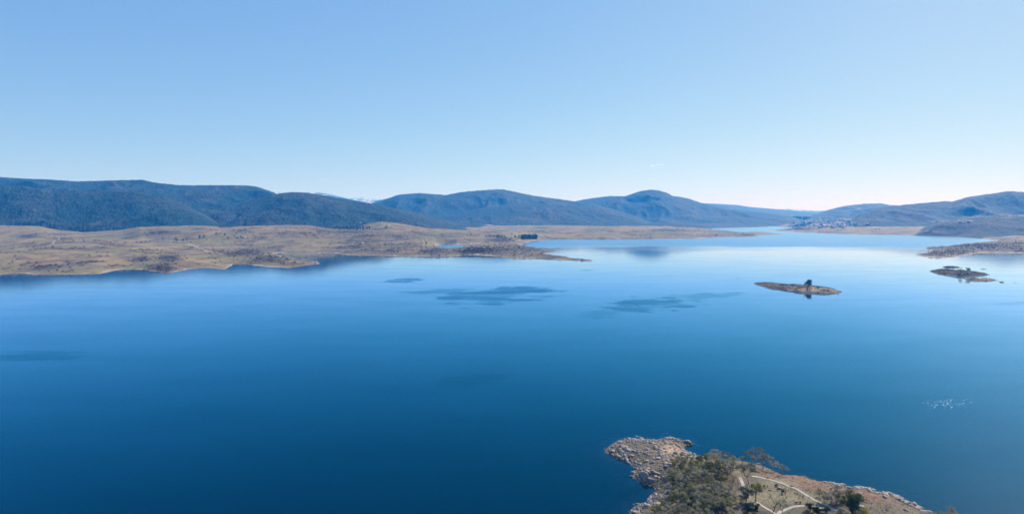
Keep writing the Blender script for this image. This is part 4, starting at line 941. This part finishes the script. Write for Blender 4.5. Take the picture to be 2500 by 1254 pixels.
while cnt < 110:
    a, b, w_, h_, k_ = rf.choice(zones)
    o = ftree(rf.choice(['gum', 'dark', 'shrub', 'shrub']), a + rf.gauss(0, w_ * .7), b + rf.gauss(0, h_ * .7), rf.uniform(2.5, 5.5) * (1 if b > 590 else .8), 'dark bush among the scrubby outcrops ' + ('of the left shore' if a < 520 else 'of the left peninsula' if b > 605 and a < 760 else 'behind the farmhouse' if a < 700 else 'of the middle pasture hills' if a < 1020 else 'of the wooded peninsula' if a < 1420 else 'of the far pasture strip' if a < 1900 else 'of the right shore'), 'bushes and trees on the far outcrops', 'shrub', 'shrub')
    if o and (o.location.z < .6 or o.location.y > 5200): bpy.data.objects.remove(o); continue
    cnt += 1
# uncountable scrub
npt = 130000
jx = rsn.integers(0, LH.shape[1], npt); jy = rsn.integers(0, 560, npt)
sel = (rsn.random(npt) < scr[jy, jx] * .55 + .006 * (LT[jy, jx] == 0)) & (LD[jy, jx] > 6) & (pxs[jx] > -200) & (pxs[jx] < 2700) & (LT[jy, jx] == 0)
jx, jy = jx[sel], jy[sel]; sx, sy, sz = LX[jy, jx], LY[jy, jx], LH[jy, jx]
sx = sx + rsn.normal(0, 2, len(sx)); sy = sy + rsn.normal(0, 4, len(sy))
SCR = m_leaf('pasture_scrub_leaves', (.030, .028, .025), (.12, .092, .070))
V_, F_ = leaves(np.stack([sx, sy, sz + 1.0], 1), rsn, 16, 3.2, .5, 2.6)
tag(mesh_obj('scrub', V_, F_, [SCR], smooth=False), 'low dark scrub and tussock scattered over the far pasture', kind='stuff')
jx = rsn.integers(0, LH.shape[1], 40000); jy = rsn.integers(0, 420, 40000)
sel = (LD[jy, jx] > .5) & (LD[jy, jx] < 14) & (pxs[jx] > -100) & (pxs[jx] < 2600) & (rsn.random(40000) < .5); jx, jy = jx[sel], jy[sel]
merged('rocks', GRAN, [(LX[j, i], LY[j, i] + rr.uniform(-4, 4), LH[j, i], s_ * 1.3, s_, s_, i, i) for i, j in zip(jx, jy) for s_ in [rr.uniform(.5, 1.7)]], 'rocks strewn along the far lake shore')

WOODS = [(1162, 611, 52, 9, 300), (1250, 607, 72, 10, 240), (1340, 620, 50, 7, 100), (1232, 583, 42, 5, 80), (1420, 635, 34, 2, 40), (2380, 600, 130, 11, 460), (2312, 618, 55, 8, 150), (2480, 602, 90, 11, 180), (1945, 558.5, 45, 2.6, 130), (1830, 574, 36, 2, 50),
 (880, 576, 60, 8, 110), (760, 572, 60, 9, 120), (590, 565, 25, 5, 45), (385, 566, 30, 5, 60), (900, 601, 50, 10, 110), (975, 608, 50, 9, 90), (1000, 577, 60, 9, 80), (600, 615, 40, 7, 60), (690, 638, 50, 7, 50), (400, 652, 30, 6, 40), (1640, 563, 70, 3, 70), (340, 632, 24, 5, 25), (1050, 610, 50, 8, 60)]
CP_, RD_ = [], []
for (a, b, w_, h_, n_) in WOODS:
    for _ in range(n_):
        u1, u2 = rf.gauss(0, .5), rf.gauss(0, .5); p = land_hit(a + u1 * w_, b + u2 * h_)
        if p is None or p.z < .5 or p.z > 90 or p.y > 6500: continue
        r_ = rf.uniform(1.1, 2.4) * (1.7 if n_ == 300 else 1.0) * p.y / F_PX; CP_.append((p.x, p.y, p.z + r_ * .35)); RD_.append(r_)
NL = 34; RA_ = np.repeat(np.array(RD_), NL)
V_, F_ = leaves(np.array(CP_), rsn, NL, RA_, .62, RA_ * .42, out=.6)
WOOD_L = m_leaf('wooded_scrub_leaves', (.014, .017, .015), (.062, .052, .040))
tag(mesh_obj('woodland', V_, F_, [WOOD_L], smooth=False), 'dense low woodland and scrub on the points and outcrops of the far shore', kind='stuff')
for k_, (a, b, w_, h_, n_), lb in (('b', (2345, 667, 60, 3.5, 110), 'dense low shrubs along the spine of the shrubby island'), ('a', (1940, 696, 75, 3, 70), 'low shrubs along the far edge of the nearest island'), ('c', (2392, 682, 30, 1.6, 14), 'a few low shrubs on the brown islet')):
    CP_, RD_ = [], []
    for _ in range(n_):
        p = isl_pt(k_, a + rf.gauss(0, .5) * w_, b + rf.gauss(0, .5) * h_)
        if p.z < .8: continue
        r_ = rf.uniform(.7, 1.9 if k_ == 'b' else 1.1) * p.y / F_PX; CP_.append((p.x, p.y, p.z + r_ * .5)); RD_.append(r_)
    RA_ = np.repeat(np.array(RD_), 40); V_, F_ = leaves(np.array(CP_), rsn, 40, RA_, .8, RA_ * .42, out=.5)
    tag(mesh_obj('heath', V_, F_, [WOOD_L], smooth=False), lb, kind='stuff')

# ================================================================== houses
WHT = m_plain('white_wall', (.46, .45, .43), (.38, .37, .36), .3); TANW = m_plain('tan_wall', (.45, .38, .30), (.38, .32, .26), .3)
ROOFM = [m_plain('pale_metal_roof', (.36, .37, .38), (.28, .29, .30), .3, .7), m_plain('dark_metal_roof', (.07, .08, .09), (.10, .11, .12), .3, .5), m_plain('red_roof', (.25, .10, .07), (.2, .09, .06), .3)]
GLS = m_plain('window_glass', (.03, .04, .05), (.05, .06, .07), .3, .15)
def box(x0, x1, y0, y1, z0, z1):
    return [(x0, y0, z0), (x1, y0, z0), (x1, y1, z0), (x0, y1, z0), (x0, y0, z1), (x1, y0, z1), (x1, y1, z1), (x0, y1, z1)], [(0, 3, 2, 1), (4, 5, 6, 7), (0, 1, 5, 4), (1, 2, 6, 5), (2, 3, 7, 6), (3, 0, 4, 7)]
def gable(L, W, h0, h1, ov=.5):
    l, w = L / 2 + ov, W / 2 + ov
    return [(-l, -w, h0), (l, -w, h0), (l, w, h0), (-l, w, h0), (-l, 0, h1), (l, 0, h1)], [(0, 1, 5, 4), (2, 3, 4, 5), (0, 4, 3), (1, 2, 5), (0, 3, 2, 1)]
def house(p, L, W, h, rot, wm, rm, label, group, parts=False, name='house'):
    e = bpy.data.objects.new(name, None); col.objects.link(e); e.location = p; e.rotation_euler = (0, 0, rot); tag(e, label, 'house', group)
    v, f = box(-L / 2, L / 2, -W / 2, W / 2, -3, h); mesh_obj('wall', v, f, [wm], smooth=False, parent=e)
    v, f = gable(L, W, h + .003, h + W * .28); mesh_obj('roof', v, f, [rm], smooth=False, parent=e)
    if parts:
        for x in (-L * .3, 0, L * .3):
            v, f = box(x - .7, x + .7, -W / 2 - .06, -W / 2 + .05, 1, 2.2); mesh_obj('window', v, f, [GLS], smooth=False, parent=e)
    return e
for a, b, L, W, lb, wm, rm in [(595, 581, 16, 9, 'white farmhouse with pale roof in the far left pasture', WHT, 0), (581, 582, 12, 8, 'tan farm shed left of the white farmhouse', TANW, 1), (606, 582, 7, 5, 'small farm hut right of the white farmhouse', WHT, 0), (878, 545, 22, 10, 'pale building at the edge of the pine plantation', WHT, 0), (2367, 542, 28, 13, 'bright white building on the wooded slope at the right', WHT, 0), (2347, 543.5, 26, 14, 'smaller white building left of the bright one on the slope', WHT, 0), (1710, 551, 20, 10, 'lone white house at the foot of the round hill', WHT, 0), (1738, 548, 18, 10, 'second lone house at the foot of the round hill', WHT, 0)]:
    p = land_hit(a, b)
    if p: house(p, L, W, 3.6, rf.uniform(-.3, .3), wm, ROOFM[rm], lb, None, True, 'farmhouse' if a < 600 else 'house')
nh = 0
while nh < 70:
    u = rf.random()
    if u < .55: a, b = rf.uniform(1938, 2085), rf.uniform(536, 552)
    elif u < .85: a, b = rf.uniform(2000, 2062), rf.uniform(550, 558)
    else: a, b = rf.uniform(2070, 2140), rf.uniform(545, 552)
    p = land_hit(a, b)
    if p is None or p.y > 9000: nh += 1; continue
    big = rf.random() < .12
    ri, wm_ = rf.choice([0, 0, 0, 1, 1, 2]), rf.choice([WHT, WHT, TANW])
    lb = ('large ' if big else 'small ') + ('white' if wm_ is WHT else 'tan') + ' house with ' + ['pale', 'dark', 'red'][ri] + ' roof in the distant town, ' + ('by the shore pasture' if b > 552 else 'at the right end' if a > 2070 else 'on the upper slope' if b < 543 else 'on the middle slope') + (' left side' if a < 1990 else ' right side' if a > 2040 else '')
    house(p + Vector((0, 0, 5.5)), rf.uniform(14, 22) * (1.8 if big else 1), rf.uniform(10, 14) * (1.4 if big else 1), rf.uniform(4, 7), rf.uniform(-.6, .6), wm_, ROOFM[ri], lb, 'houses of the distant town')
    nh += 1

# ================================================================== wisps of cloud, outside the haze
def m_cloud():
    t = NT('cloud_vapour'); v = t.node('ShaderNodeVolumePrincipled'); v.inputs['Color'].default_value = (1, 1, 1, 1); v.inputs['Anisotropy'].default_value = .2
    n_ = t.noise(t.pos(), .012, 4, .6); t.put(v.inputs['Density'], t.math('MULTIPLY', t.ramp(n_, .42, .7), .012))
    o = t.node('ShaderNodeOutputMaterial'); t.l.new(v.outputs[0], o.inputs['Volume']); return t.m
CM = m_cloud()
for a, b, lb, el in [(1596, 405, 'larger wisp of white cloud low in the clear sky', [(0, 0, 0, 130, 90, 34), (-110, 0, -8, 90, 70, 24), (90, 10, 36, 90, 60, 28), (150, 0, 58, 60, 50, 18)]), (1615, 402, 'smaller wisp of white cloud right of the larger one', [(0, 0, 0, 80, 60, 24), (-70, 0, -14, 50, 40, 16), (50, 0, 26, 50, 40, 16)])]:
    u = (a - CX) / F_PX; v = (CY - b) / F_PX; den = CP + v * SP; y = 24000.0
    import bmesh
    bm = bmesh.new(); bmesh.ops.create_icosphere(bm, subdivisions=2, radius=1); SV = np.array([v_.co[:] for v_ in bm.verts]); SF = np.array([[v_.index for v_ in f.verts] for f in bm.faces]); bm.free()
    VV, FF = [], []
    for k, (ox, oy, oz, rx, ry, rz) in enumerate(el): VV.append(SV * np.array([rx, ry, rz]) + np.array([ox, oy, oz])); FF.append(SF + k * len(SV))
    o = mesh_obj('cloud', np.vstack(VV), np.vstack(FF), [CM]); o.location = (u / den * y, y, CAM_H + (v * CP - SP) / den * y); tag(o, lb, kind='stuff')
